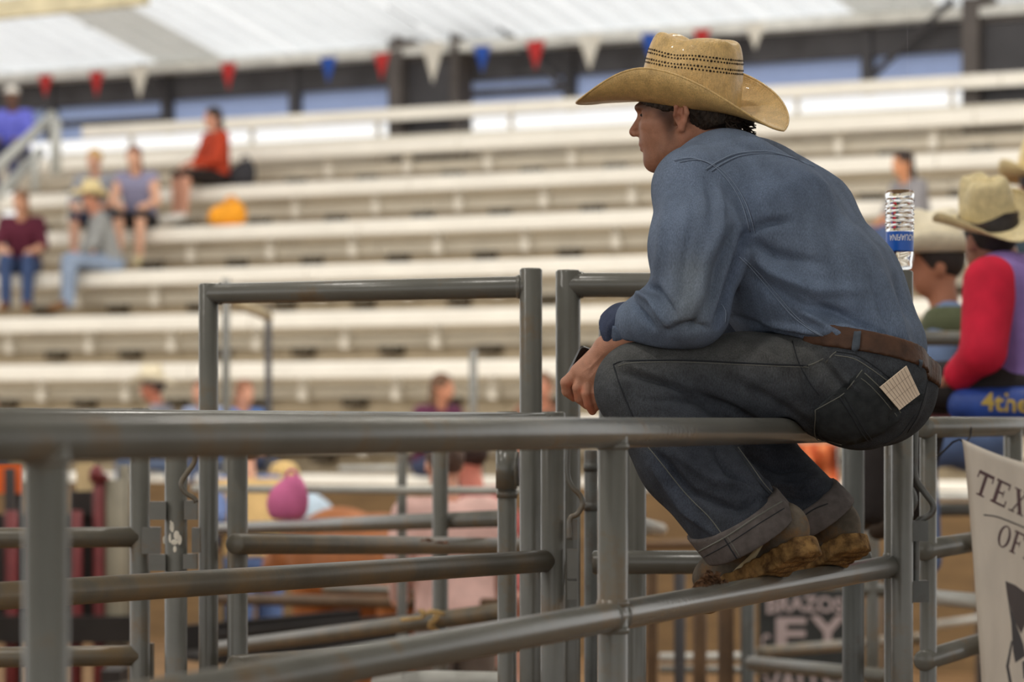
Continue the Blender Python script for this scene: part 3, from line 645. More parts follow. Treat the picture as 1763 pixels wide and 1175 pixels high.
for pl, wd, c in (([(1190, 470), (1185, 540)], 34, (1.22, 1.14, .98)), ([(1120, 540), (1090, 545)], 26, (1.18, 1.2, 1.2)), ([(1180, 300), (1150, 400)], 40, (1.15, 1.16, 1.18)), ([(1340, 500), (1480, 540)], 46, (1.12, 1.16, 1.2)), ([(1300, 340), (1380, 300)], 60, (.9, .92, .96)), ([(1285, 400), (1262, 480), (1236, 560)], 12, (.8, .82, .88))):
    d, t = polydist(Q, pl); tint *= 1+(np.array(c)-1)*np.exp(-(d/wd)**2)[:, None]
shirt = npobj('shirt', V, F, shirtm, man, tint); st = bvh(V, F)
for pl in ([(1160, 276), (1190, 272), (1222, 282), (1245, 302), (1266, 330), (1280, 360), (1290, 398)], [(1272, 442), (1300, 470), (1330, 505), (1360, 540), (1390, 565), (1416, 580)], [(1215, 292), (1236, 278), (1270, 264), (1320, 261), (1360, 270), (1392, 284)], [(1242, 524), (1249, 536), (1248, 555)]):
    seam(st, pl, .0009, seaml, shirt, off=.0006); seam(st, [(x+2, y+2) for x, y in pl], .0012, seamd, shirt, off=-.0004)
    if len(pl) > 5: seam(st, [(x+9, y+3) for x, y in pl], .0008, seaml, shirt, off=.0005); seam(st, [(x+11, y+4.5) for x, y in pl], .001, seamd, shirt, off=-.0004)
# folded sleeve cuff
cf = smin(.008, caps(cp_-cd*.004, cp_+cd*.036, .046, .043), caps(cp_+cd*.0, cp_+cd*.02+UP*.012, .042, .038))
cf = sub(sub(cf, caps(cp_-cd*.06, cp_+cd*.1, .034, .031), .003), legL, .003); cf = endcut(cf, cp_+cd*.044, cd, .2); cf = endcut(cf, cp_-cd*.012, -cd, .2)
v, f = nets(cf, cp_-Vector((.12,)*3), cp_+Vector((.12,)*3), .003)
v = sculpt(v, f, [([(1080, 528), (1062, 550), (1058, 585)], 5, -.005), ([(1070, 540), (1050, 560), (1046, 590)], 5, .004)])
cuf = npobj('sleeve_cuff', v, f, M('dark cuff denim', (68, 76, 98), .88, .16, 40, .5, 600, .12), shirt)
ct = bvh(v, f); patch(ct, [(1055, 561), (1077, 563), (1079, 570), (1076, 582), (1058, 588), (1053, 578)], .002, .004, M('cuff denim', (92, 105, 126), .88, .12, 30, grain=.2), shirt, 'cuff_tab')
cl = at(1232, 280, 6.47); ca = (at(1196, 240, 6.47)-cl).normalized(); cw_ = (FW-ca*FW.dot(ca)).normalized()
cf = smin(.01, *[caps(cl+LF*.066*math.cos(a)+cw_*(.056*math.sin(a)-.008)+ca*.010, cl+LF*.066*math.cos(a+.42)+cw_*(.056*math.sin(a+.42)-.008)+ca*.010, .0145) for a in np.arange(0, 6.28, .42)])
v, f = nets(cf, cl-Vector((.12,)*3), cl+Vector((.12,)*3), .004); npobj('collar', v, f, shirtm, shirt, np.ones((len(v), 3))*.95)
# belt
bf = inter(infl(smin(.05, pelv, torso), .0045), lambda P: np.abs((P-f32(BP))@f32(BN))-.0215)
bf = cut(bf, b1+FW*.11, FW); bf = sub(bf, lambda P: smin(.05, pelv, torso)(P)+.012, .002)
v, f = nets(bf, waist-Vector((.3, .3, .15)), waist+Vector((.3, .3, .15)), .0045); belt = npobj('belt', v, f, M('scuffed brown leather', (74, 50, 36), .6, .3, 25, .5, 90, .3), man); bt = bvh(v, f)
lp_ = patch(bt, [(1470, 572), (1482, 572), (1480, 600), (1476, 617), (1464, 615), (1467, 595)], .004, .003, M('belt loop denim', (78, 86, 96), .9, .15, 40), jeans, 'belt_loop')
lp_ = patch(bt, [(1580, 620), (1585, 622), (1586, 650), (1578, 664), (1574, 660), (1582, 640)], .004, .003, MATS['belt loop denim'], jeans, 'belt_loop')
# ---- body: one skin surface, head and hands finer than what the clothes hide
OH = at(1185, 207, 6.47); ha = math.radians(20); HF = Vector((-math.cos(ha), math.sin(ha), 0)); HL = Vector((-math.sin(ha), -math.cos(ha), 0))
RH = np.array([HF, HL, UP])                        # rows: local axes
def h2w(v): return np.asarray(v)@RH+np.array(OH)
def w2h(p): return RH@(np.array(p)-np.array(OH))
cran = ell((-.012, 0, .048), (.100, .074, .080))
face = smin(.03, cran, ell((.038, 0, .0), (.060, .064, .075)), ell((.055, 0, -.035), (.040, .046, .05)))
jaw = smin(.02, caps((-.004, .054, -.035), (.018, .048, -.064), .016, .017), caps((.018, .048, -.064), (.070, .014, -.085), .018, .016), caps((-.004, -.054, -.035), (.018, -.048, -.064), .016, .017), caps((.018, -.048, -.064), (.070, -.014, -.085), .018, .016), ell((.06, 0, -.078), (.027, .03, .022)))
hd = smin(.02, face, jaw)
hd = smin(.012, hd, ell((.088, 0, .026), (.022, .048, .013)), ell((.058, .044, -.008), (.028, .020, .018)), ell((.058, -.044, -.008), (.028, .020, .018)))
hd = smin(.010, hd, caps((.096, 0, .012), (.115, 0, -.020), .0085, .0105), ell((.076, 0, -.045), (.024, .030, .018)))
for s in (1, -1):
    hd = sub(hd, ell((.098, .031*s, .010), (.017, .016, .011)), .010)
    hd = smin(.004, hd, ell((.104, .013*s, -.024), (.011, .0085, .0085)))
    hd = sub(hd, ell((.107, .0105*s, -.033), (.006, .0035, .004)), .003)
    hd = smin(.003, hd, caps((.086, .020*s, .017), (.081, .043*s, .013), .0042, .004), caps((.085, .020*s, .003), (.080, .043*s, .004), .0036, .0036))
hd = smin(.004, hd, ell((.092, 0, -.0475), (.0105, .023, .0060)), ell((.0905, 0, -.0585), (.0100, .020, .0058)))
hd = sub(hd, caps((.102, -.022, -.0533), (.102, .022, -.0533), .0016), .003)
hd = sub(hd, ell((.108, 0, -.070), (.015, .03, .007)), .008)
hd = smin(.010, hd, ell((.072, 0, -.084), (.016, .020, .015)))
ear = []
for s in (1, -1):
    pts = [(.010, .066, -.012), (.008, .078, .004), (.004, .084, .020), (-.006, .088, .030), (-.016, .088, .024), (-.019, .086, .006), (-.013, .082, -.010), (-.005, .077, -.024), (.002, .070, -.027)]
    pts = [(a-.004, b*s, c) for a, b, c in pts]
    ear += chain(pts, [.0035, .0038, .0042, .0044, .0048, .0048, .0046, .0062, .005])
    ear += [ell((-.008, .075*s, .004), (.014, .006, .026)), caps((-.012, .081*s, .016), (-.010, .079*s, -.008), .003)]
hd = smin(.006, hd, smin(.004, *ear))
for s in (1, -1): hd = sub(hd, ell((-.003, .083*s, -.003), (.006, .008, .009)), .003)
neck = caps((-.022, 0, -.045), w2h(at(1228, 285, 6.475)), .057, .062)
hd = smin(.022, hd, neck, caps((-.01, .05, -.04), (.0, .03, -.135), .014), caps((-.01, -.05, -.04), (.0, -.03, -.135), .014))
hq = np.array(w2h(at(1195, 185, 6.472))); hn_ = np.array((-math.sin(math.radians(9.5)), 0, math.cos(math.radians(9.5)))); inhat = ell(hq+np.array((.010, 0, .01)), (.094, .076, .10)); under = lambda f_: (lambda P: np.maximum(f_(P), np.where(((P-hq)@hn_) > .002, inhat(P), -1)))
hd = under(hd)
hd = cut(hd, w2h(at(1236, 300, 6.475)), w2h(at(1236, 300, 6.475))-np.array([-.02, 0, -.04]))
Vh, Fh = nets(hd, (-.15, -.11, -.16), (.14, .11, .15), .0021)
L = Vh.copy(); th = np.ones((len(L), 3))
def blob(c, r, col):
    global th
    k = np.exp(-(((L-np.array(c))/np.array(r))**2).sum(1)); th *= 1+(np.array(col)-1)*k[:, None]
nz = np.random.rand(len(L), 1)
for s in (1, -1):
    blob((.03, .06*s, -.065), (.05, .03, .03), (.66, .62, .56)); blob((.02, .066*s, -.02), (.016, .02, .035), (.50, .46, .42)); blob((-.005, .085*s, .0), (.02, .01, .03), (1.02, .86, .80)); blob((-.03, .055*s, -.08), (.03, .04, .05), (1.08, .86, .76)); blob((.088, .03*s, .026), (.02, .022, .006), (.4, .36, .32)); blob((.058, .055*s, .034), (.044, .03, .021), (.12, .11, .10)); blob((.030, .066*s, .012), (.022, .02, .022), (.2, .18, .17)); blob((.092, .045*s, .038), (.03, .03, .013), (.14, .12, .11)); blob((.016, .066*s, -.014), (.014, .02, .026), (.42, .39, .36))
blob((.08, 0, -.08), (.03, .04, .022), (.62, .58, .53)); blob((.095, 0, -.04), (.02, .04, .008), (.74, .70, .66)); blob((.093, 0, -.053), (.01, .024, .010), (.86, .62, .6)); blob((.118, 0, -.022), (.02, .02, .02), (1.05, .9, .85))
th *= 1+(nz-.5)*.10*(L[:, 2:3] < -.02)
Vh = h2w(Vh)
# left hand holding the phone: back of the hand to the camera, fingers hanging
HZ = 6.29
def hp_(x, y, dz=0): return at(x, y, HZ+dz)
palm = smin(.014, caps(wrL, hp_(1014, 640), .025, .020), caps(hp_(1040, 604, .0), hp_(996, 640, .01), .020, .0165), caps(hp_(1044, 610, -.01), hp_(1026, 650, -.012), .022, .0165), caps(hp_(1028, 625), hp_(1012, 648), .0185))
fing = [([(998, 638, .010), (975, 659, .012), (976, 674, .020), (988, 685, .032)], [.0130, .0118, .0105, .0085]), ([(1006, 645, 0), (995, 668, .0), (998, 686, .008), (1010, 698, .022)], [.0125, .0115, .0105, .0085]), ([(1016, 650, -.008), (1010, 678, -.012), (1014, 696, -.006), (1020, 708, .004)], [.012, .0108, .0102, .0085]), ([(1027, 652, -.012), (1026, 676, -.012), (1027, 690, -.006), (1027, 701, .0)], [.0118, .0102, .0096, .0078])]
hnd = palm
for pts, rs in fing: hnd = smin(.0035, hnd, smin(.002, *chain([hp_(*p) for p in pts], rs)))
hnd = smin(.008, hnd, smin(.004, *chain([hp_(1030, 612, .02), hp_(1010, 626, .045), hp_(996, 645, .05), hp_(990, 655, .045)], [.017, .0135, .0115, .009])))
fore = caps(at(1130, 554, 6.20), wrL, .036, .0245)
arml = smin(.012, hnd, fore)
phone_c = hp_(1000, 634, .036)
arml = endcut(arml, at(1100, 562, 6.235), at(1130, 552, 6.2)-wrL, .3)
lo = at(960, 720, 6.2); Vl, Fl = nets(arml, (lo.x, 6.15, 1.57), (lo.x+.22, 6.42, 1.79), .0022)
V2 = sculpt(Vl, Fl, [([(1002, 648), (1000, 660)], 3, -.001), ([(1040, 608), (1020, 630), (1004, 640)], 2.2, .0012), ([(1044, 615), (1026, 640), (1015, 652)], 2.2, .0012), ([(1024, 622), (1012, 644)], 2, .001)])
tl = np.ones((len(V2), 3)); q = px(V2)
for x, y, r, c in ((978, 664, 8, (1.1, .86, .8)), (1000, 672, 7, (1.1, .86, .8)), (1014, 684, 7, (1.1, .86, .8)), (1018, 706, 9, (1.12, .84, .78)), (988, 684, 8, (1.12, .84, .78)), (1010, 696, 8, (1.12, .84, .78))): tl *= 1+(np.array(c)-1)*np.exp(-(np.hypot(q[:, 0]-x, q[:, 1]-y)/r)**2)[:, None]
# right hand and forearm, mostly behind the knee
cR = at(1052, 640, 6.44); dR = (cR-wrR).normalized()
hr_ = smin(.014, caps(wrR, wrR.lerp(cR, .6), .024, .022), ell(wrR.lerp(cR, .7), (.03, .03, .026)))
for i in range(4):
    a = wrR.lerp(cR, .95)+Vector((-.008+.012*i, -.012+.020*i, .006-.010*i)); hr_ = smin(.005, hr_, smin(.003, *chain([a, a+dR*.030+Vector((-.004, 0, -.018)), a+dR*.020+Vector((.012, 0, -.046))], [.012, .011, .0085])))
a = wrR.lerp(cR, .4); hr_ = smin(.006, hr_, smin(.004, *chain([a, a+dR*.03+Vector((-.02, -.02, .012)), a+dR*.07+Vector((-.02, -.03, .004))], [.015, .012, .009])))
armr = smin(.012, hr_, caps(elR.lerp(wrR, .55), wrR, .036, .0245)); Vr, Fr = nets(armr, cR-Vector((.1, .12, .12)), cR+Vector((.26, .35, .16)), .004)
# what the clothes cover
hid = smin(.04, *[infl(g, .022) if False else (lambda P, g=g: g(P)+.04) for g in (torso, pelv)], *[(lambda P, g=g: g(P)+.03) for g in (legL, legR, leftarm, rightarm)], caps(at(1228, 285, 6.475), sh[1], .05, .06))
hid = sub(sub(hid, infl(rail_top, .006), .003), infl(rail_2, .006), .003); hid = endcut(endcut(hid, hemL-tL*.02, tL, .2), hemR-tR*.02, tR, .2)
Vb, Fb = nets(hid, (.02, 5.85, 1.12), (1.05, 6.95, 2.22), .012)
VV = [Vb, Vh, V2, Vr]; FF = []; o = 0
for v, f in zip(VV, (Fb, Fh, Fl, Fr)): FF.append(f+o); o += len(v)
body = npobj('body', np.concatenate(VV), np.concatenate(FF), skin, man, np.concatenate([np.ones((len(Vb), 3)), th, tl, np.ones((len(Vr), 3))]))
for s in (1, -1):
    mb = MB(); mb.lathe([(0, -.0118), (.006, -.0102), (.0102, -.006), (.0118, 0), (.0102, .006), (.006, .0102), (0, .0118)], n=16)
    c = Vector(h2w((.0765, .0315*s, .010))); o = obj('eye', [Vector(v)+c for v in mb.V], mb.F, M('eye white', (214, 206, 196), .2), body, True)
    c2 = Vector(h2w((.0873, .0330*s, .010))); m2 = MB(); m2.lathe([(0, -.0035), (.004, -.002), (.0052, 0), (.004, .002), (0, .0035)], n=12); obj('iris', [Vector(v)+c2 for v in m2.V], m2.F, M('brown iris', (52, 38, 28), .2), o, True)
# hair: cap of hair under the hat with ragged ends
def hairnoise(P): return .0022*np.sin(P[:, 0]*420+P[:, 2]*160)*np.sin(P[:, 1]*390+P[:, 2]*240)+.0014*np.sin(P[:, 0]*900+P[:, 2]*700)
hb = smin(.012, infl(cran, .0075), infl(face, .0032), ell((-.070, 0, .0), (.058, .068, .045)), ell((-.10, -.02, -.006), (.032, .05, .026)))
low = lambda P: (np.where(P[:, 0] > .012, .013+.33*np.maximum(P[:, 0]-.030, 0)+.0007*np.sin(P[:, 0]*520)+.0007*np.sin(P[:, 0]*1130+2), np.where(P[:, 0] > -.022, .012, -.026-.25*(P[:, 0]+.05)))-P[:, 2])
hb2 = hb
hair = lambda P: np.maximum(np.maximum(hb2(P)+hairnoise(P), low(P)*.9), P[:, 0]-.090)
hair = cut(under(sub(hair, smin(.004, *ear), .003)), hq+hn_*.022, hn_)
for s in (1, -1): hair = smin(.004, hair, ell((.024, .062*s, .014), (.014, .006, .016)))
v, f = nets(hair, (-.17, -.11, -.07), (.13, .11, .15), .003); npobj('hair', h2w(v), f, M('dark brown hair', (46, 36, 28), .6, .3, 90, .8, 350, .3, stretch=(1, 1, .35)), man)
mb = MB()
for i in range(60):
    a = random.uniform(-1.1, 1.1); b = random.uniform(-.030, .0); p = Vector((-.118+.02*abs(a), a*.062, b)); d = Vector((-.012, a*.006, -.014+random.uniform(-.01, .01)))
    mb.tube([Vector(h2w(p)), Vector(h2w(p+d)), Vector(h2w(p+d*1.7+Vector((-.004, 0, random.uniform(-.004, .008)))))], [.0022, .0018, .0006], 5)
mb.build('hair_tips', MATS['dark brown hair'], man, True)['kind'] = 'stuff'
# hat
straw = M('woven straw', (202, 168, 108), .36, .10, 50, .5, 420, .45, coat=.12, grain=.16, gscale=420)
holem = M('shadowed vent holes', (40, 30, 18), .9)
def cowboy_hat(hp0, yaw, pitch, parent, mat, label, sc=1.0, ao=.212, shift=.034, lift0=.069, tall=.95, holes=False, band=None, NR=96, roll=0, asym=0):
    hf0 = Vector((math.cos(yaw), math.sin(yaw), 0)); hl0 = UP.cross(hf0)
    hf = hf0*math.cos(pitch)+UP*math.sin(pitch); hu = UP*math.cos(pitch)-hf0*math.sin(pitch)
    hl0, hu = hl0*math.cos(roll)-hu*math.sin(roll), hu*math.cos(roll)+hl0*math.sin(roll)
    def hw(u, v, w_): return hp0+(hf*u+hl0*v+hu*w_)*sc
    hat = empty('hat', hp0, label); adopt(hat, parent)
    NT = 20; V = []; F = []
    for j in range(NT+1):
        t = j/NT
        for i in range(NR):
            p = 2*math.pi*i/NR; c, s = math.cos(p), math.sin(p)
            u = (.101+((ao if c > 0 else ao+.028)-.101)*t)*c+shift*t+.006; bo = .083+.070*math.sin(min(1, t)*math.pi/2)
            v = bo*s*(1-.05*t*t)
            lift = lift0*(1.0 if s > 0 else 1+.22*asym)*abs(s)**(4.2 if c > 0 else 1.9+asym*(.7 if s > 0 else -.75))*(t**1.3); w_ = lift-(.026 if c > 0 else .020)*t**1.2*c*c
            V.append(hw(u, v, w_))
    for j in range(NT):
        for i in range(NR): F.append((j*NR+i, j*NR+(i+1) % NR, (j+1)*NR+(i+1) % NR, (j+1)*NR+i))
    brim = obj('brim', V, F, mat, hat, True); m = brim.modifiers.new('t', 'SOLIDIFY'); m.thickness = .0028*sc; m.offset = 0
    mb = MB(); mb.tube([V[NT*NR+i % NR] for i in range(NR+1)], .0024*sc, 8, False); mb.build('brim_edge', mat, brim, True)
    prof = [(0, 1.0), (.02, .995), (.045, .985), (.07, .97), (.095, .95), (.115, .925), (.130, .89), (.141, .84), (.148, .77), (.151, .68), (.151, .56), (.150, .44), (.149, .32), (.149, .2), (.149, .1), (.149, 0)]
    def cpt(R_, wz, p):
        c, s = math.cos(p), math.sin(p); sq = 1+.05*abs(math.sin(2*p))
        u = .104*R_*c*sq+.012; v = .084*R_*s*sq*(1-.09*min(1, wz/.15)*(c if c > 0 else .2*c)); w_ = wz
        if wz > .06:
            g = (wz-.06)/.09; pin = math.exp(-((u-.030)/.036)**2-((abs(v)-.062)/.034)**2)
            if abs(v) > 1e-6: v -= math.copysign(.028*pin*g, v)
            w_ -= .012*pin*g
        if wz > .14:
            cr_ = math.exp(-(v/.024)**2)*(1-((u+.0)/.098)**2 if abs(u) < .09 else 0); w_ -= .030*max(0, cr_)*min(1, (.77-R_)/.4 if R_ < .77 else 0)
            w_ += .006*math.exp(-((abs(v)-.034)/.018)**2)*(1 if R_ < .9 else 0)
        return hw(u, v, w_*tall+.004)
    V = []; F = []
    for j, (wz, rr) in enumerate(prof):
        for i in range(NR): V.append(cpt(rr, wz, 2*math.pi*i/NR))
    for j in range(len(prof)-1):
        for i in range(NR): F.append((j*NR+i, j*NR+(i+1) % NR, (j+1)*NR+(i+1) % NR, (j+1)*NR+i))
    crown = obj('crown', V, F, mat, hat, True); m = crown.modifiers.new('s', 'SUBSURF'); m.levels = 1; m.render_levels = 1; m = crown.modifiers.new('t', 'SOLIDIFY'); m.thickness = .0025*sc; m.offset = -1
    def crow(wz):
        for j in range(len(prof)-1):
            if prof[j][0] <= wz <= prof[j+1][0]: return prof[j][1]+(prof[j+1][1]-prof[j][1])*(wz-prof[j][0])/(prof[j+1][0]-prof[j][0])
    if band:
        MB().tube([cpt(crow(.018)*1.012, .018, 2*math.pi*i/48) for i in range(49)], .007*sc, 6, False).build('hat_band', band, hat, True)
    if holes:
        mb = MB()
        for zb in (.083, .105):
            for r3 in range(2):
                wz = zb+r3*.0078; R_ = crow(wz)
                for i in range(84):
                    p = 2*math.pi*(i+.5*(r3 % 2))/84; a_, b_, c_ = cpt(R_, wz, p-.01), cpt(R_, wz, p+.01), cpt(R_*.995, wz+.004, p)
                    cc = cpt(R_, wz, p); ex = (b_-a_).normalized(); n = ex.cross((c_-cc).normalized()).normalized(); ez = n.cross(ex)
                    if n.dot(cc-hw(0, 0, wz)) < 0: n = -n
                    cc = cc+n*.0006; rd = .0021 if (i*7+r3*3) % 5 else .0028
                    mb.add([cc+(ex*math.cos(q)+ez*math.sin(q))*rd for q in np.linspace(0, 2*math.pi, 7)[:-1]]+[cc+n*.0004], [(q, (q+1) % 6, 6) for q in range(6)])
        mb.build('vent_holes', holem, crown)['kind'] = 'stuff'
    return hat
HATP, HATY, HATT = at(1195, 185, 6.472), math.pi-math.radians(26), math.radians(10)
cowboy_hat(HATP, HATY, HATT, man, straw, 'tan straw cowboy hat with curled brim', holes=True, roll=math.radians(4), asym=1, tall=.90)
# shoes
upm = M('dirty grey trainer mesh', (92, 84, 74), .8, .2, 40, .4, 500, .2, stain=(120, 88, 52), sscale=18, samt=.6); som = M('mud caked sole', (132, 102, 62), .85, .25, 45, .8, 160, .2, stain=(72, 50, 28), sscale=40, samt=.7)
for sd, (he, to, roll) in (('L', (at(1390, 932, 6.03), at(1208, 1036, 6.22), .0)), ('R', (at(1474, 926, 6.46), at(1330, 1012, 6.70), .0))):
    ax = (to-he).normalized(); uz = (UP-ax*UP.dot(ax)).normalized(); sy = uz.cross(ax).normalized(); R3 = np.array([ax, sy, uz]); LN = (to-he).length; k = LN/.285
    rc = lambda f_: f_
    r2 = caps(tuple(R3@(np.array(mp(1150, TOP-S))-np.array(he))), tuple(R3@(np.array(mp(1530, TOP-S))-np.array(he))), R1+.0005)
    upf = smin(.02, ell((.045*k, 0, .040), (.058, .036, .056)), ell((.125*k, 0, .034), (.095, .040, .046)), ell((.215*k, 0, .034), (.068, .046, .040)), caps((.045*k, 0, .04), (.056*k, 0, .066), .040, .034))
    upf = cut(upf, (0, 0, .0), (0, 0, -1)); upf = sub(upf, caps((.06*k, 0, .085), (.065*k, 0, .14), .026), .003)
    upf = sub(upf, r2, .004)
    v, f = nets(upf, (-.05, -.08, -.03), (.32, .08, .16), .0035); v = v@R3+np.array(he); sh_ = npobj('shoe', v, f, upm, man); stt = bvh(v, f)
    def sole(P):
        q = P[:, :2]; d = smin(.03, caps((.030*k, 0, 0), (.10*k, 0, 0), .040, .034), caps((.10*k, 0, 0), (.205*k, .004, 0), .034, .047), caps((.205*k, .004, 0), (.255*k, 0, 0), .047, .034))(np.concatenate([q, np.zeros((len(q), 1), np.float32)], 1))
        zc = P[:, 2]+.010-.05*np.maximum(P[:, 0]-.22*k, 0); tre = .0012*np.sin(P[:, 0]*260)*(np.abs(P[:, 2]+.02) < .03)+.0008*np.sin(P[:, 0]*95+P[:, 1]*70)
        w_ = np.stack([d, np.abs(zc)-.0145], 1); return np.minimum(w_.max(1), 0)+np.linalg.norm(np.maximum(w_, 0), axis=1)-.004-tre
    v, f = nets(sub(sole, r2, .003), (-.05, -.08, -.06), (.34, .08, .05), .003); v = v@R3+np.array(he); so = npobj('sole', v, f, som, sh_)
    if sd == 'L':
        patch(stt, [(1262, 984), (1270, 976), (1290, 958), (1312, 934), (1318, 932), (1308, 950), (1296, 968), (1280, 988), (1270, 994), (1263, 992)], .0015, .002, M('dirty cream swoosh', (196, 184, 150), .7, .1, 30), sh_, 'side_mark')
mb = MB(); mr2 = mp(1224, TOP-S)
for i in range(46):
    x_ = random.gauss(1226, 12); c = mp(x_, TOP-S+R1-.001)+Vector((random.gauss(-.004, .006), random.gauss(.012, .007), 0)); hgt = .026*math.exp(-((x_-1224)/10)**2); c.z += random.uniform(0, hgt); r = random.uniform(.0025, .006); g0 = len(mb.V)
    mb.lathe([(0, -r), (r*.8, -r*.5), (r*1.2, 0), (r*.7, r*.6), (0, r)], c, 7)
    for v_ in mb.V[g0:]: v_ += Vector((random.gauss(0, r*.35), random.gauss(0, r*.35), random.gauss(0, r*.3)))
o = mb.build('mud_clod', M('brown mud', (78, 52, 30), .95, .3, 60, .8, 200)); tag(o, 'crumbly brown mud stuck on the second rail beside the shoe tip', 'mud', kind='stuff')
# things he carries
ph_ = empty('phone', phone_c, 'black phone held in the seated man\'s hanging hand', 'phone')
ax = (hp_(1010, 606, .03)-hp_(986, 656, .045)).normalized(); ay = Vector((.35, -.9, .1)); ay = (ay-ax*ay.dot(ax)).normalized(); az = ax.cross(ay)
pc = hp_(1003, 636, .036)
def rbox(c, L_, W_, T_, r): 
    pts = []
    for sx_, sz_ in ((1, 1), (-1, 1), (-1, -1), (1, -1)):
        for q in range(5):
            a = {(1, 1): 0, (-1, 1): 90, (-1, -1): 180, (1, -1): 270}[(sx_, sz_)]+q*22.5; a = math.radians(a)
            pts.append(c+ax*(sx_*(L_/2-r)+r*math.cos(a))+az*(sz_*(W_/2-r)+r*math.sin(a))-ay*T_/2)
    return MB().prism(pts, ay, T_)
autosmooth(rbox(pc, .088, .048, .011, .009).build('case', M('black phone case', (18, 18, 20), .35), ph_)); rbox(pc+ay*.0062, .080, .041, .001, .006).build('screen', M('phone glass', (12, 14, 18), .08), ph_)
nb = empty('notepad', at(1548, 668, 6.2), 'small lined paper pad sticking out of the jeans back pocket', 'notepad')
zz = cast(jt, 1545, 690).y; cs = [(1514, 667, -.030), (1560, 630, -.022), (1583, 679, -.002), (1548, 706, -.012)]
P4 = [at(x, y, zz+dz) for x, y, dz in cs]; nn = (P4[1]-P4[0]).cross(P4[3]-P4[0]).normalized(); nn = nn if nn.y < 0 else -nn
MB().prism(P4, nn, .003).build('paper', M('cream paper', (222, 204, 182), .8, .03, 9), nb)
ln = MB(); lm = M('printed rule line', (150, 132, 120), .8)
for i in range(1, 9):
    t = i/9; a = P4[0].lerp(P4[1], t)+nn*.0034; b = P4[3].lerp(P4[2], t)+nn*.0034; w2 = (P4[1]-P4[0]).normalized()*.0004; ln.add([a-w2, a+w2, b+w2, b-w2], [(0, 1, 2, 3)])
for t in (.3, .62):
    a = P4[0].lerp(P4[3], t)+nn*.0034; b = P4[1].lerp(P4[2], t)+nn*.0034; w2 = (P4[3]-P4[0]).normalized()*.0003; ln.add([a-w2, a+w2, b+w2, b-w2], [(0, 1, 2, 3)])
ln.build('rule_lines', lm, nb)
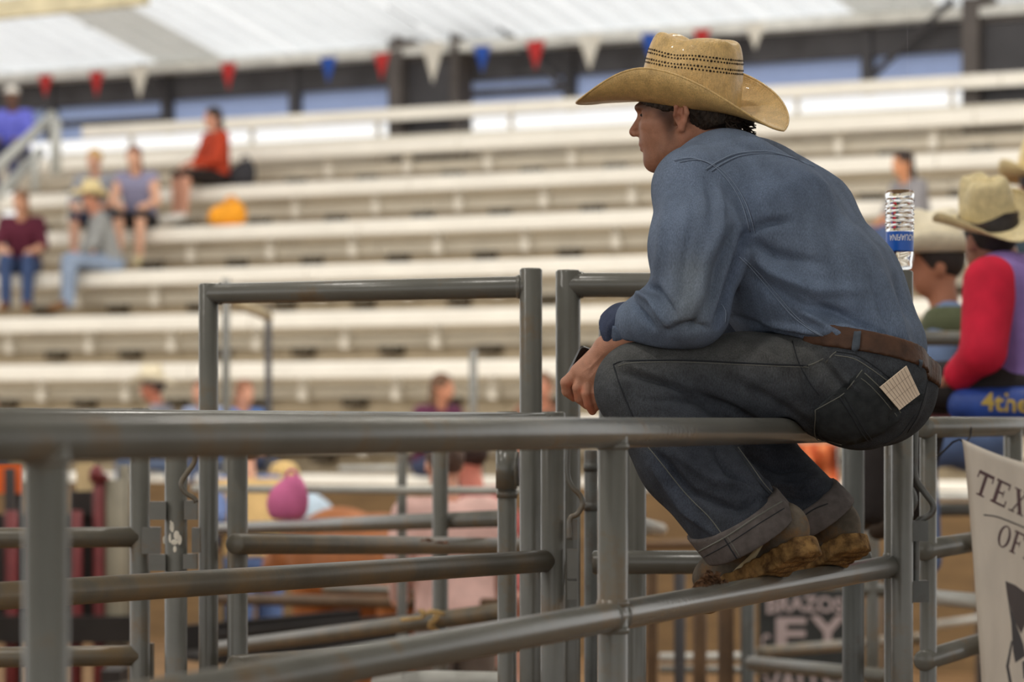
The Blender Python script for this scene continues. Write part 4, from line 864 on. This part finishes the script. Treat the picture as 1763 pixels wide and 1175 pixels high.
# ------------------------------------------------------------------ the other people
def fig(lab, loc, yaw, sc, shirt, pants, skinc=(196, 146, 116), hair=None, long_hair=False, hat=None, cap=None, pose='sit', short=True, shorts=False, lean=.08, group=None, h=.022, head_yaw=0, name='person', ov=None, vest=None, sleeves=None, shoe=(70, 60, 52)):
    e = empty(name, loc, lab, 'person', group)
    ca, sa = math.cos(yaw), math.sin(yaw); R = np.array([[ca, sa, 0], [-sa, ca, 0], [0, 0, 1]])
    T = lambda v: (np.asarray(v)*sc)@R+np.array(loc)
    z0 = .09 if pose == 'sit' else .90
    J = dict(hip=(0, .09, z0), knee=(.42, .12, .12), ankle=(.44, .11, -.33), toe=(.60, .13, -.38), chest=(lean, 0, z0+.36), neck=(lean*1.5, 0, z0+.50), head=(lean*1.8+.02, 0, z0+.655), sho=(lean*1.2, .175, z0+.44), elb=(lean+.10, .24, z0+.19), hand=(.34, .11, z0+.12))
    if pose == 'stand': J.update(knee=(.01, .10, .48), ankle=(-.02, .10, .08), toe=(.13, .12, .03), elb=(.02, .25, .98+.2), hand=(.16, .20, .98))
    J.update(ov or {})
    m = lambda p, s: (p[0], p[1]*s, p[2])
    legs, calves, arms, farms, hands, shoes = [], [], [], [], [], []
    for s in (1, -1):
        hp, kn, an, to = [m(J.get(k+('L' if s > 0 else 'R'), J[k]), s) for k in ('hip', 'knee', 'ankle', 'toe')]
        so_, el, ha_ = [m(J.get(k+('L' if s > 0 else 'R'), J[k]), s) for k in ('sho', 'elb', 'hand')]
        legs.append(caps(hp, kn, .095, .070)); calves.append(caps(kn, an, .066, .048)); shoes.append(smin(.02, caps(an, to, .045, .04)))
        arms.append(caps(so_, el, .062, .048)); farms.append(caps(el, ha_, .043, .030)); hands.append(smin(.02, ell(ha_, (.05, .035, .04)), caps(ha_, (ha_[0]+.07, ha_[1]-.02*s, ha_[2]-.03), .018, .012), caps(ha_, (ha_[0]+.05, ha_[1]-.04*s, ha_[2]+.005), .014, .010)))
    tor = smin(.06, ell((J['hip'][0]-.02, 0, J['hip'][2]), (.125, .165, .11)), caps((J['hip'][0], .05, J['hip'][2]+.05), (J['chest'][0], .075, J['chest'][2]), .11, .115), caps((J['hip'][0], -.05, J['hip'][2]+.05), (J['chest'][0], -.075, J['chest'][2]), .11, .115), caps(m(J['sho'], 1), m(J['sho'], -1), .07))
    hc = np.array(J['head']); hy = math.radians(head_yaw); Bh = np.array([[math.cos(hy), math.sin(hy), 0], [-math.sin(hy), math.cos(hy), 0], [0, 0, 1]])
    hp = lambda u, v, w_: tuple(hc+np.array([u, v, w_])@Bh)
    headf = smin(.03, ell(hp(-.01, 0, .03), (.095, .076, .095), Bh), ell(hp(.03, 0, -.05), (.055, .055, .065), Bh), caps(hp(.075, 0, .0), hp(.098, 0, -.025), .011, .014))
    headf = smin(.008, headf, ell(hp(-.01, .078, -.01), (.02, .01, .032), Bh), ell(hp(-.01, -.078, -.01), (.02, .01, .032), Bh)); headf = sub(sub(headf, ell(hp(.095, .032, .005), (.014, .016, .01)), .01), ell(hp(.095, -.032, .005), (.014, .016, .01)), .01)
    bodyf = smin(.03, (lambda P: tor(P)+.03), headf, caps(J['neck'], hp(-.02, 0, -.03), .056, .052), *arms, *farms, *hands, *[(lambda P, g=g: g(P)+.012) for g in legs], *[(lambda P, g=g: g(P)+.008) for g in calves])
    lo, hi = np.array((-.42, -.48, -.48)), np.array((.80, .48, z0+.86))
    if pose == 'stand': lo[2] = -.02
    def mk(nm, f, hh, mat, par, cols=None):
        v, q = nets(f, lo, hi, hh)
        return npobj(nm, T(v), q, mat, par)
    def mm(c, r=.8): return M('cloth %d %d %d' % c, c, r, .1, 12, .2, 200, .2)
    mk('body', bodyf, h*.75, M('skin %d %d %d' % skinc, skinc, .55, .06, 20), e)
    sh_ = smin(.02, infl(tor, .008), *[infl(g, .012) for g in arms]) if not sleeves else infl(tor, .008)
    if short is False: sh_ = smin(.02, sh_, *[infl(g, .012) for g in farms]) if not sleeves else sh_
    if short is None: sh_ = infl(tor, .006)
    sh_ = cut(sh_, (0, 0, z0+.01), (0, 0, -1)); sh_ = sub(sh_, caps(J['neck'], hp(0, 0, -.02), .062), .01)
    so_ = mk('shirt', sh_, h, mm(shirt), e)
    if sleeves: 
        for g, f_ in zip(arms, farms): mk('sleeve', smin(.02, infl(g, .026), infl(f_, .022)), h, mm(sleeves), so_)
    if vest: mk('vest', sub(inter(infl(tor, .022), lambda P: np.maximum(P[:, 2]-(z0+.50), z0+.04-P[:, 2])), caps((.3, 0, z0), (.3+lean, 0, z0+.5), .19), .01), h, mm(vest), e)
    pf = smin(.03, cut(infl(tor, .010), (0, 0, z0+.03), (0, 0, 1)), *legs)
    if not shorts: pf = smin(.02, pf, *[infl(g, .012) for g in calves])
    mk('trousers' if not shorts else 'shorts', pf, h, mm(pants, .85), e)
    for g in shoes: mk('shoe', g, h, mm(shoe), e)
    if hair:
        hf_ = smin(.02, ell(hp(-.018, 0, .036), (.102, .084, .100), Bh), *([ell(hp(-.075, 0, -.10), (.05, .08, .15), Bh)] if long_hair else []))
        hf_ = sub(hf_, ell(hp(.085, 0, -.035), (.075, .070, .085), Bh), .015)
        mk('hair', hf_, h*.75, M('hair %d %d %d' % hair, hair, .6, .25, 40, .5, 120), e)
    fy = yaw+hy
    if hat: cowboy_hat(Vector(T(hp(-.01, 0, .055))), fy, hat.get('pitch', .05), e, hat['mat'], hat['label'], sc*hat.get('sc', 1), tall=hat.get('tall', 1), band=hat.get('band'), NR=48, roll=hat.get('roll', 0))
    if cap:
        mk('cap', smin(.01, cut(ell(hp(-.005, 0, .055), (.105, .086, .085), Bh), hp(0, 0, .045), (0, 0, -1)), ell(hp(.115, 0, .055), (.07, .06, .008), Bh)), h*.7, mm(cap), e)
    return e
D = math.radians
def onseat(x, n, dd=-.02): d = n*RUN+dd; return bl(sx(x, d), d, zrow(n)+.062)
hm1 = M('pale straw', (226, 206, 154), .5, .08, 30); hm2 = M('cream felt', (226, 214, 186), .7, .06, 20); hm3 = M('natural straw', (208, 192, 148), .55, .1, 40, grain=.12, gscale=200)
GP = 'spectators on the bleachers'
fig('spectator in periwinkle shirt and pale cap sitting at the top left of the bleachers', onseat(28, 5), D(-100), .86, (112, 116, 214), (66, 68, 96), (110, 78, 62), cap=(230, 224, 214), short=False, group=GP, head_yaw=-20)
fig('woman in rust orange top with dark hair sitting alone on a high row', onseat(374, 4), D(-150), .88, (178, 64, 38), (44, 36, 34), (206, 150, 124), (44, 32, 28), True, short=False, shorts=True, lean=.02, group=GP, shoe=(226, 222, 214))
fig('blonde woman in a grey shirt sitting beside the woman in a tank top', onseat(172, 3), D(-105), .88, (150, 152, 160), (52, 58, 84), (214, 164, 138), (206, 168, 104), False, shorts=True, group=GP)
fig('woman in lavender tank top with brown hair leaning forward on her knees', onseat(243, 3), D(-100), .88, (140, 138, 164), (42, 40, 42), (216, 166, 138), (112, 66, 48), True, short=None, shorts=True, lean=.14, group=GP, shoe=(206, 190, 150))
fig('man in straw hat, grey shirt and pale jeans sitting with his legs stretched out', onseat(190, 2), D(-165), .88, (148, 148, 146), (142, 156, 178), (190, 130, 104), (90, 70, 54), hat=dict(mat=hm1, label='pale straw hat'), short=False, lean=.10, group=GP, shoe=(120, 84, 54), head_yaw=30)
fig('woman in maroon shirt and blue jeans with long light brown hair', onseat(42, 2), D(-92), .88, (92, 38, 54), (64, 80, 116), (214, 160, 130), (128, 88, 58), True, lean=.12, group=GP, shoe=(130, 88, 52), head_yaw=-15)
fig('man in cream cowboy hat and grey shirt sitting low behind the rails at left', onseat(300, -2), D(175), .88, (128, 128, 136), (92, 104, 128), (176, 108, 84), (60, 46, 38), hat=dict(mat=hm2, label='cream cowboy hat'), short=False, lean=.1, group=GP)
fig('spectator in pale blue shirt behind the man in the cream hat', onseat(364, -2, .25), D(-120), .84, (168, 182, 214), (90, 98, 120), (206, 150, 124), (120, 84, 60), group=GP)
fig('woman with auburn hair and a blue shirt just right of the tall gate post', onseat(407, -2), D(-55), .82, (86, 126, 192), (70, 78, 100), (206, 150, 124), (140, 92, 66), True, group=GP)
fig('woman in maroon and navy top looking right, low in the middle of the bleachers', onseat(742, -2), D(-50), .86, (94, 48, 72), (66, 72, 96), (200, 138, 108), (104, 74, 52), True, group=GP, head_yaw=25)
fig('spectator in brown shirt mostly hidden behind the gate posts', onseat(940, -2), D(-100), .86, (128, 92, 74), (80, 76, 80), (190, 130, 104), (110, 76, 54), group=GP)
fig('spectator in blue grey shirt at the left edge behind the top rail', onseat(-14, -2), D(-90), .74, (112, 120, 136), (80, 84, 100), (200, 150, 124), (92, 72, 58), group=GP)
fig('woman in grey top with dark hair sitting right of the bleachers, behind the bottle', onseat(1580, 2), D(-155), .88, (140, 136, 138), (78, 92, 124), (206, 142, 102), (52, 38, 32), True, group=GP)
# people in the yard
YG = 'people standing in the yard'
def onground(x, Z): p = at(x, 724, Z); return Vector((p.x, p.y, 0))
fig('person in tan vest and blue shirt standing left of the pink bag', onground(440, 17), D(120), .90, (104, 122, 166), (84, 104, 146), (200, 150, 124), (110, 80, 56), pose='stand', short=False, vest=(196, 164, 112), group=YG)
fig('person in pale blue shirt and black trousers bending towards the pink bag', onground(580, 17.6), D(170), .88, (176, 192, 206), (36, 38, 40), (206, 150, 124), (200, 168, 110), pose='stand', short=False, group=YG, ov=dict(chest=(.16, 0, 1.18), neck=(.26, 0, 1.30), head=(.36, 0, 1.40), sho=(.22, .17, 1.26), elb=(.44, .2, 1.08), hand=(.62, .16, 1.02)))
fig('person in pale pink plaid shirt leaning on the far fence', onground(785, 12.2), D(110), .90, (216, 178, 170), (120, 108, 100), (214, 160, 136), (90, 70, 60), cap=(66, 72, 100), pose='stand', short=False, group=YG)
fig('person in dusty red shirt beside the one in pale pink', onground(852, 13.8), D(150), .905, (168, 92, 88), (190, 140, 128), (206, 130, 112), (60, 44, 40), pose='stand', group=YG)
# cowboy in a vest, bull rider, third hat
cw = at(1668, 800, 11.2); cwp = fig('cowboy in pale hat, plaid vest and denim behind the bull rider', cw, D(172), .93, (112, 132, 168), (96, 116, 156), (176, 116, 88), (46, 34, 30), hat=dict(mat=M('white straw', (240, 230, 204), .5, .06, 30), label='pale cowboy hat', pitch=-.02, sc=1.05), short=False, vest=(92, 98, 74), lean=.06, h=.016, head_yaw=10, ov=dict(knee=(.2, .12, .06), ankle=(.16, .11, -.36), toe=(.3, .12, -.40)))
rl_ = at(1782, 706, 9.55); rl_.z = CH-(735-HY)/FPX*9.3+.034
rid = fig('bull rider in purple and red jacket and straw hat sitting on the maroon rail', rl_, D(150), .93, (136, 112, 172), (50, 46, 46), (150, 104, 84), (40, 34, 32), hat=dict(mat=hm3, label='straw hat with a dark band', pitch=.24, roll=.32, sc=.98, tall=1.0, band=M('dark hat band', (62, 46, 44), .7)), short=False, lean=.10, sleeves=(198, 34, 60), h=.014, head_yaw=-34,
    ov=dict(chest=(.07, 0, .40), neck=(.11, 0, .50), head=(.150, .02, .565), sho=(.08, .185, .42), elb=(.07, .27, .20), hand=(.17, .22, .13), knee=(.42, .16, .10), ankle=(.50, .16, -.30)))
ch_ = smin(.02, caps((-.04, .20, .030), (.15, .225, .030), .060, .056), caps((-.04, .16, .025), (.13, .18, .025), .058, .058)); R_ = np.array([[math.cos(D(150)), math.sin(D(150)), 0], [-math.sin(D(150)), math.cos(D(150)), 0], [0, 0, 1]])
v, f = nets(ch_, (-.2, -.05, -.1), (.6, .4, .25), .012); chm = M('blue chaps leather', (34, 66, 142), .5, .2, 18); chaps = npobj('chaps', (v*.93)@R_+np.array(rl_), f, chm, rid); cht = bvh((v*.93)@R_+np.array(rl_), f)
ty, tf = text2d('4thes', 1.0, .0, .02); mx = max(a for a, b in ty)
V = []
for a, b in ty:
    p = cast(cht, 1690+a/mx*100, 706-b*42+a*2, .003) or at(1690+a/mx*100, 706-b*42, 9.3); V.append(p)
obj('lettering', V, tf, M('yellow lettering', (176, 150, 66), .6), chaps)
fig('cowboy in a straw hat at the right edge beyond the bull rider', at(1812, 640, 12), D(100), .93, (70, 84, 96), (60, 70, 90), (176, 116, 88), (46, 34, 30), hat=dict(mat=hm1, label='straw cowboy hat', pitch=.05), short=False)
# brown cow behind the fences
cz = onground(660, 15.0); cow = empty('cow', cz, 'brown cow standing in the yard, only its back showing over a rail', 'cow')
cb = smin(.09, ell((0, 0, .95), (.62, .26, .27)), ell((-.45, 0, 1.0), (.26, .23, .24)), ell((.45, 0, .98), (.28, .24, .26)), caps((.62, 0, 1.0), (.92, 0, .98), .16, .12), ell((1.02, 0, .92), (.2, .10, .11)))
cb = smin(.03, cb, caps((1.16, 0, .86), (1.24, 0, .82), .075, .07), caps((.95, .08, 1.04), (.93, .24, 1.02), .03, .02), caps((.95, -.08, 1.04), (.93, -.24, 1.02), .03, .02), caps((-.68, 0, 1.1), (-.74, 0, .5), .03, .025))
for s in (1, -1): cb = smin(.05, cb, *chain([(.46, .15*s, .8), (.47, .15*s, .45), (.46, .15*s, .05)], [.10, .055, .05]), *chain([(-.5, .15*s, .85), (-.42, .15*s, .55), (-.54, .15*s, .38), (-.52, .15*s, .05)], [.14, .08, .055, .05]))
v, f = nets(cb, (-.85, -.32, 0), (1.4, .32, 1.3), .03); v = v@np.array([[-.5, .866, 0], [-.866, -.5, 0], [0, 0, .93]])+np.array(cz); npobj('body', v, f, M('brown hide', (150, 88, 40), .7, .15, 6), cow)
# ------------------------------------------------------------------ bottle, banner, sign and other small things
Zb = 7.0; kb_ = Zb/FPX; bt0 = at(1553, 466, Zb); bc = Vector((at(1549, 466, Zb).x, Zb, bt0.z+.001))
bo = empty('water_bottle', bc, 'clear ribbed water bottle with blue label standing on the gate post behind the man', 'bottle')
m = bpy.data.materials.new('clear plastic'); m.use_nodes = True; b = m.node_tree.nodes['Principled BSDF']; b.inputs['Transmission Weight'].default_value = 1; b.inputs['Roughness'].default_value = .06; b.inputs['IOR'].default_value = 1.16; b.inputs['Base Color'].default_value = (.93, .95, .97, 1)
prof = [(0, 0), (.019, 0), (.0262, .003), (.0275, .010), (.0268, .018), (.0285, .026), (.0296, .035), (.0298, .040), (.0298, .084), (.0312, .088)]
z = .090
while z < .158:
    t = (z-.090)/.0105*2*math.pi; prof.append((.0312+.0011*math.cos(t), z)); z += .00125
prof += [(.0318, .160), (.0318, .166), (.0312, .170), (.0300, .1735), (.027, .175), (.022, .174), (.016, .170), (0, .167)]
V0 = MB().lathe(prof, bc, 40)
for i, v in enumerate(V0.V):
    h_ = v.z-bc.z
    if .092 < h_ < .157: a = math.atan2(v.y-bc.y, v.x-bc.x); q = 1+.022*math.sin(a*7+2*math.sin(h_*420)); v.x = bc.x+(v.x-bc.x)*q; v.y = bc.y+(v.y-bc.y)*q
V0.build('bottle_body', m, bo, True)
lb = MB().lathe([(.0305, .0415), (.0305, .0835)], bc, 40).build('label', M('blue bottle label', (26, 92, 190), .35, .05, 9), bo, True)
tv, tf = text2d('AQUAFINA', 1, .25, .01); mx = max(a for a, _ in tv); V = []
for a, b in tv:
    th_ = math.radians(-90+8)-(a/mx-.5)*-1*math.radians(-118); V.append(bc+Vector((math.cos(th_)*.0311, math.sin(th_)*.0310, .0765-b*.019)))
obj('lettering', V, tf, M('white lettering', (232, 234, 240), .5), lb)
# banner
def zban(x, y):
    u = (x-1657)/240; v = (y-757)/420
    return 7.52+1.25*u+.018*math.sin((u*2.2+v*1.5)*3.1)*min(1, v*3)+.02*math.sin(u*9-v*4)*v-.03*v
ba = empty('banner', at(1665, 757, 7.8), 'white fabric banner with dark red lettering tied to the right hand rail', 'banner')
V = []; F = []; nu, nv = 26, 34
for j in range(nv+1):
    for i in range(nu+1):
        u, v = i/nu, j/nv; xl = 1657+(1692-1657)*v**.8; yl = 757+v*450; x = xl+u*245; y = yl+u*88*(1-v*.3)+4*math.sin(u*6)*(1-v); V.append(at(x, y, zban(x, y)))
for j in range(nv):
    for i in range(nu): F.append((j*(nu+1)+i, j*(nu+1)+i+1, (j+1)*(nu+1)+i+1, (j+1)*(nu+1)+i))
sheet = obj('sheet', V, F, M('white banner cloth', (214, 204, 190), .7, .04, 6, .1, 90), ba, True); q = sheet.modifiers.new('t', 'SOLIDIFY'); q.thickness = .002; q.offset = 0
def bp_(x, y): return at(x, y, zban(x, y)-.006)
LET = {'T': [[(0, .86), (1, .86), (1, 1), (0, 1)], [(.40, .05), (.60, .05), (.60, .9), (.40, .9)], [(.25, 0), (.75, 0), (.75, .07), (.25, .07)], [(-.02, .68), (.06, .68), (.08, .9), (0, 1)], [(.94, .68), (1.02, .68), (1, 1), (.92, .9)]],
       'E': [[(.12, 0), (.34, 0), (.34, 1), (.12, 1)], [(0, .91), (.9, .91), (.9, 1), (0, 1)], [(.3, .46), (.66, .46), (.66, .54), (.3, .54)], [(0, 0), (.95, 0), (.95, .09), (0, .09)], [(.82, .74), (.9, .74), (.9, .95), (.82, .95)], [(.87, .05), (.95, .05), (.95, .28), (.87, .28)], [(.6, .36), (.66, .36), (.66, .64), (.6, .64)]],
       'X': [[(.08, 1), (.32, 1), (.92, 0), (.68, 0)], [(.74, 1), (.84, 1), (.26, 0), (.16, 0)], [(0, .94), (.42, .94), (.42, 1), (0, 1)], [(.6, .94), (.98, .94), (.98, 1), (.6, 1)], [(.02, 0), (.4, 0), (.4, .06), (.02, .06)], [(.58, 0), (1, 0), (1, .06), (.58, .06)]],
       'A': [[(.12, 0), (.21, 0), (.53, 1), (.45, 1)], [(.64, 0), (.87, 0), (.58, 1), (.44, 1)], [(.26, .32), (.70, .32), (.69, .40), (.29, .40)], [(0, 0), (.34, 0), (.34, .06), (0, .06)], [(.54, 0), (1, 0), (1, .06), (.54, .06)]],
       'S': [[(.1, .2), (.2, .02), (.8, .02), (.95, .2), (.95, .4), (.3, .7), (.25, .85), (.4, .95), (.75, .9), (.85, .75), (.9, 1), (.3, 1), (.08, .85), (.08, .65), (.72, .35), (.76, .18), (.6, .09), (.3, .1), (.15, .3)]],
       'F': [[(.12, 0), (.34, 0), (.34, 1), (.12, 1)], [(0, .91), (.9, .91), (.9, 1), (0, 1)], [(.3, .46), (.66, .46), (.66, .54), (.3, .54)], [(0, 0), (.5, 0), (.5, .07), (0, .07)], [(.82, .74), (.9, .74), (.9, .95), (.82, .95)], [(.6, .36), (.66, .36), (.66, .64), (.6, .64)]],
       'O': [[(.5+.5*math.cos(a), .5+.5*math.sin(a)), (.5+.5*math.cos(b), .5+.5*math.sin(b)), (.5+.30*math.cos(b), .5+.44*math.sin(b)), (.5+.30*math.cos(a), .5+.44*math.sin(a))] for a, b in [(k*math.pi/12, (k+1)*math.pi/12) for k in range(24)]]}
def word(s, o, ax_, up, wd, gap, mat):
    for i, ch in enumerate(s):
        mb = MB(); ox, oy = o[0]+ax_[0]*i*(wd+gap), o[1]+ax_[1]*i*(wd+gap)
        for pl in LET[ch]: mb.add([bp_(ox+ax_[0]*wd*a+up[0]*b, oy+ax_[1]*wd*a+up[1]*b) for a, b in pl], [tuple(range(len(pl)))])
        mb.build('letter', mat, sheet)
mar = M('dark red print', (74, 34, 38), .7); blk = M('black print', (44, 38, 42), .7)
word('TEXAS', (1674, 848), (.90, .44), (13, -39), 29, 5, mar); word('OFF', (1714, 938), (.90, .46), (11, -37), 22, 4, mar)
pts = spline([(1694, 887), (1715, 890), (1740, 899), (1790, 920)]); mb = MB(); mb.tube([bp_(x, y) for x, y in pts], .0017, 6); mb.build('printed_line', blk, sheet)
for pl in ([(1731, 1001), (1748, 1008), (1775, 1028), (1775, 1055), (1758, 1092), (1745, 1066), (1734, 1024)], [(1734, 1024), (1741, 1052), (1762, 1110), (1766, 1130), (1748, 1142), (1744, 1120), (1741, 1070)], [(1741, 1104), (1744, 1104), (1737, 1148), (1745, 1190), (1740, 1190), (1732, 1148)], [(1760, 1140), (1775, 1134), (1775, 1160), (1762, 1170)]):
    mb = MB(); mb.add([bp_(x, y) for x, y in pl], [tuple(range(len(pl)))]); mb.build('printed_emblem', blk if pl[0][0] != 1731 else M('dark brown print', (58, 44, 42), .7), sheet)
ti = MB().tube([at(x, y, z_) for x, y, z_ in [(1666, 722, 7.74), (1672, 738, 7.67), (1671, 752, 7.66), (1662, 764, 7.56), (1652, 757, 7.54), (1640, 762, 7.56), (1626, 776, 7.6), (1612, 790, 7.62)]], .0025, 6).build('tie_cord', M('black cord', (34, 32, 32), .8), ba, True)
# black sign
Zs = 15.0; sg = empty('sign', at(1385, 1200, Zs), 'black sign board with pale capital letters behind the lower rails', 'sign')
MB().prism([at(1306, 1016, Zs), at(1478, 1016, Zs), at(1478, 1215, Zs), at(1306, 1215, Zs)], (0, 1, 0), .03).build('board', M('black sign board', (40, 44, 44), .6, .1, 8), sg)
pal = M('pale sign lettering', (166, 152, 152), .7, .04, 9)
def sgtext(s, x0, x1, y0, y1, arch=0):
    tv, tf = text2d(s, 1, 0, .03); ax0, ax1 = min(a for a, _ in tv), max(a for a, _ in tv); b0_, b1_ = min(b for _, b in tv), max(b for _, b in tv); V = []
    for a, b in tv:
        u = (a-ax0)/(ax1-ax0); x = x0+u*(x1-x0); y = y1-(b-b0_)/(b1_-b0_)*(y1-y0)-arch*math.sin(u*math.pi); V.append(at(x, y, Zs-.004))
    obj('lettering', V, tf, pal, sg)
sgtext('BRAZOS', 1320, 1452, 1030, 1058, 4); sgtext('E', 1336, 1389, 1064, 1120); sgtext('Y', 1394, 1456, 1061, 1120); sgtext('C', 1311, 1326, 1092, 1122); sgtext('VALLEY', 1312, 1470, 1160, 1198)
MB().prism([at(1312, 1059.5, Zs-.002), at(1470, 1055, Zs-.002), at(1470, 1057, Zs-.002), at(1312, 1061.5, Zs-.002)], (0, -1, 0), .002).build('rule', M('black rule', (20, 22, 22)), sg)
# bucking chute stuff at the left
Zc = 15.5; ck = Zc/FPX
chu = empty('chute', at(80, 1150, Zc), 'dark maroon stock chute with steel posts at the left behind the fences', 'chute'); mr_ = M('maroon chute paint', (104, 40, 42), .5, .15, 6); dk = M('dark chute steel', (44, 38, 36), .7, .15, 6); og = M('olive grey steel', (122, 116, 100), .6, .1, 6)
def pbox(x0, y0, x1, y1, Z, th_, name, mat, par): return MB().prism([at(x0, y0, Z), at(x1, y0, Z), at(x1, y1, Z), at(x0, y1, Z)], (0, 1, 0), th_).build(name, mat, par)
pbox(-120, 886, 232, 1060, Zc+.15, .05, 'side_sheet', dk, chu); pbox(120, 846, 158, 890, Zc+.1, .2, 'box', dk, chu); pbox(-120, 1062, 232, 1108, Zc-.1, .1, 'bottom_plank', M('black rubber plank', (36, 32, 30), .8), chu)
for x in (-60, 20, 62, 130, 172): floor_post('post', x, 880 if x != 172 else 824, Zc, .034, mr_, chu)
floor_post('post', 198, 826, Zc, .05, og, chu); floor_post('post', 214, 800, Zc+.1, .03, og, chu)
MB().tube([at(171, 830, Zc), at(171, 815, Zc), at(176, 812, Zc)], .05, 12).build('post_cap', mr_, chu, True)
e = empty('panel_board', at(146, 842, Zc), 'upright cream board standing on the chute', 'board'); pbox(131, 790, 161, 846, Zc+.12, .03, 'board', M('cream board', (196, 174, 132), .7), e)
e = empty('orange_gate', at(10, 850, Zc), 'bright orange gate behind a dark post at the left edge', 'panel'); pbox(-40, 796, 40, 850, Zc+.3, .04, 'sheet', M('bright orange sheet', (224, 96, 22), .5, .05), e); floor_post('post', 17, 806, Zc+.2, .028, dk, e); floor_post('post', -32, 850, Zc+.35, .02, dk, e); floor_post('post', 34, 850, Zc+.35, .02, dk, e)
e = empty('trough', at(510, 1110, 14), 'long black feed trough lying behind the gates', 'trough')
mb = MB(); p0, p1 = at(330, 1112, 13.0), at(660, 1080, 13.5)
dvx = (p1-p0).normalized(); nx = Vector((-dvx.y, dvx.x, 0)).normalized()
for (o_, wd, ht) in ((-.2, .03, .13), (.2, .03, .13), (0, .4, .03)): mb.box((p0+p1)/2+nx*o_+Vector((0, 0, .0 if wd < .1 else -.05)), (p1-p0).length, wd, ht, dvx, nx, dvx.cross(nx))
mb.build('tub', M('black rubber plank', (36, 32, 30)), e)
for s in (-.4, 0, .4):
    c = (p0+p1)/2+dvx*s*2; MB().box((c.x, c.y, (c.z-.06)/2), .08, .3, c.z-.06).build('leg', dk, e)
# bags on the bleachers
def bag(name, lab, loc, w_, d_, h_, mat):
    e = empty(name, loc, lab, 'bag'); f_ = smin(.05, ell((0, 0, h_*.42), (w_/2, d_/2, h_*.46)), ell((w_*.22, 0, h_*.5), (w_*.25, d_*.4, h_*.5)), ell((-w_*.25, 0, h_*.3), (w_*.27, d_*.45, h_*.32)))
    f_ = cut(f_, (0, 0, .002), (0, 0, -1)); v, q = nets(f_, (-w_, -d_, -.02), (w_, d_, h_*1.4), .018); npobj('sack', v+np.array(loc), q, mat, e)
    MB().tube([Vector(loc)+Vector((math.cos(a)*w_*.16+w_*.1, 0, h_*.88+math.sin(a)*h_*.22)) for a in np.linspace(-.3, 3.4, 12)], w_*.045, 8).build('handle', mat, e, True)
d4 = 4*RUN+.02
bag('handbag', 'black bag on the bench beside the woman in rust orange', bl(sx(418, d4), d4, zrow(4)+.064), .24, .2, .26, M('black bag cloth', (40, 38, 42), .7))
d3 = 3*RUN-.01
bag('orange_bag', 'bright orange bag on the bench below the woman in rust orange', bl(sx(392, d3), d3, zrow(3)+.064), .34, .26, .24, M('orange bag cloth', (236, 156, 30), .7, .1))
# dead leaves caught on the rail
lm_ = M('dead brown leaf', (112, 68, 36), .8, .25, 60)
for x, y, Z, r, a0 in ((733, 931, 8.46, .012, .3), (762, 935, 8.56, .0135, 1.9)):
    c = at(x, y, Z); V = [c]; n_ = 14
    for i in range(n_):
        a = 2*math.pi*i/n_; q = r*(1.5 if i % 4 == 0 else .65); V.append(c+Vector((math.cos(a+a0)*q*1.3, math.sin(a+a0)*q, .004*math.sin(a*3)+.25*q*abs(math.sin(a)))))
    o = obj('dead_leaf', V, [(0, 1+i, 1+(i+1) % n_) for i in range(n_)], lm_); tag(o, 'curled dead leaf on a dusty rail, the %s one of two' % ('left' if x < 740 else 'right'), 'leaf'); q = o.modifiers.new('t', 'SOLIDIFY'); q.thickness = .001

p = at(496, 896, 11.5); bag('pink_bag', 'bright pink bag hanging on the far grey rail', p, .13, .09, .165, M('pink bag cloth', (214, 112, 160), .7, .1))
ob = empty('orange_banner', at(1405, 800, 17), 'bright orange cloth hanging on the far fence right of the man\'s shins', 'banner')
V = []
for j in range(7):
    for i in range(13): V.append(at(1366+76*i/12+(j-3)*.6, 764+76*j/6, 17+.05*math.sin(i*1.3)+.03*math.sin(j+i*.4)))
o = obj('cloth', V, [(j*13+i, j*13+i+1, (j+1)*13+i+1, (j+1)*13+i) for j in range(6) for i in range(12)], M('orange cloth', (172, 80, 38), .8, .3, 5, stain=(206, 156, 104), sscale=5, samt=.3), ob, True); q = o.modifiers.new('t', 'SOLIDIFY'); q.thickness = .004
for x in (1366, 1442): floor_post('post', x, 755, 17.1, .02, paint, ob)
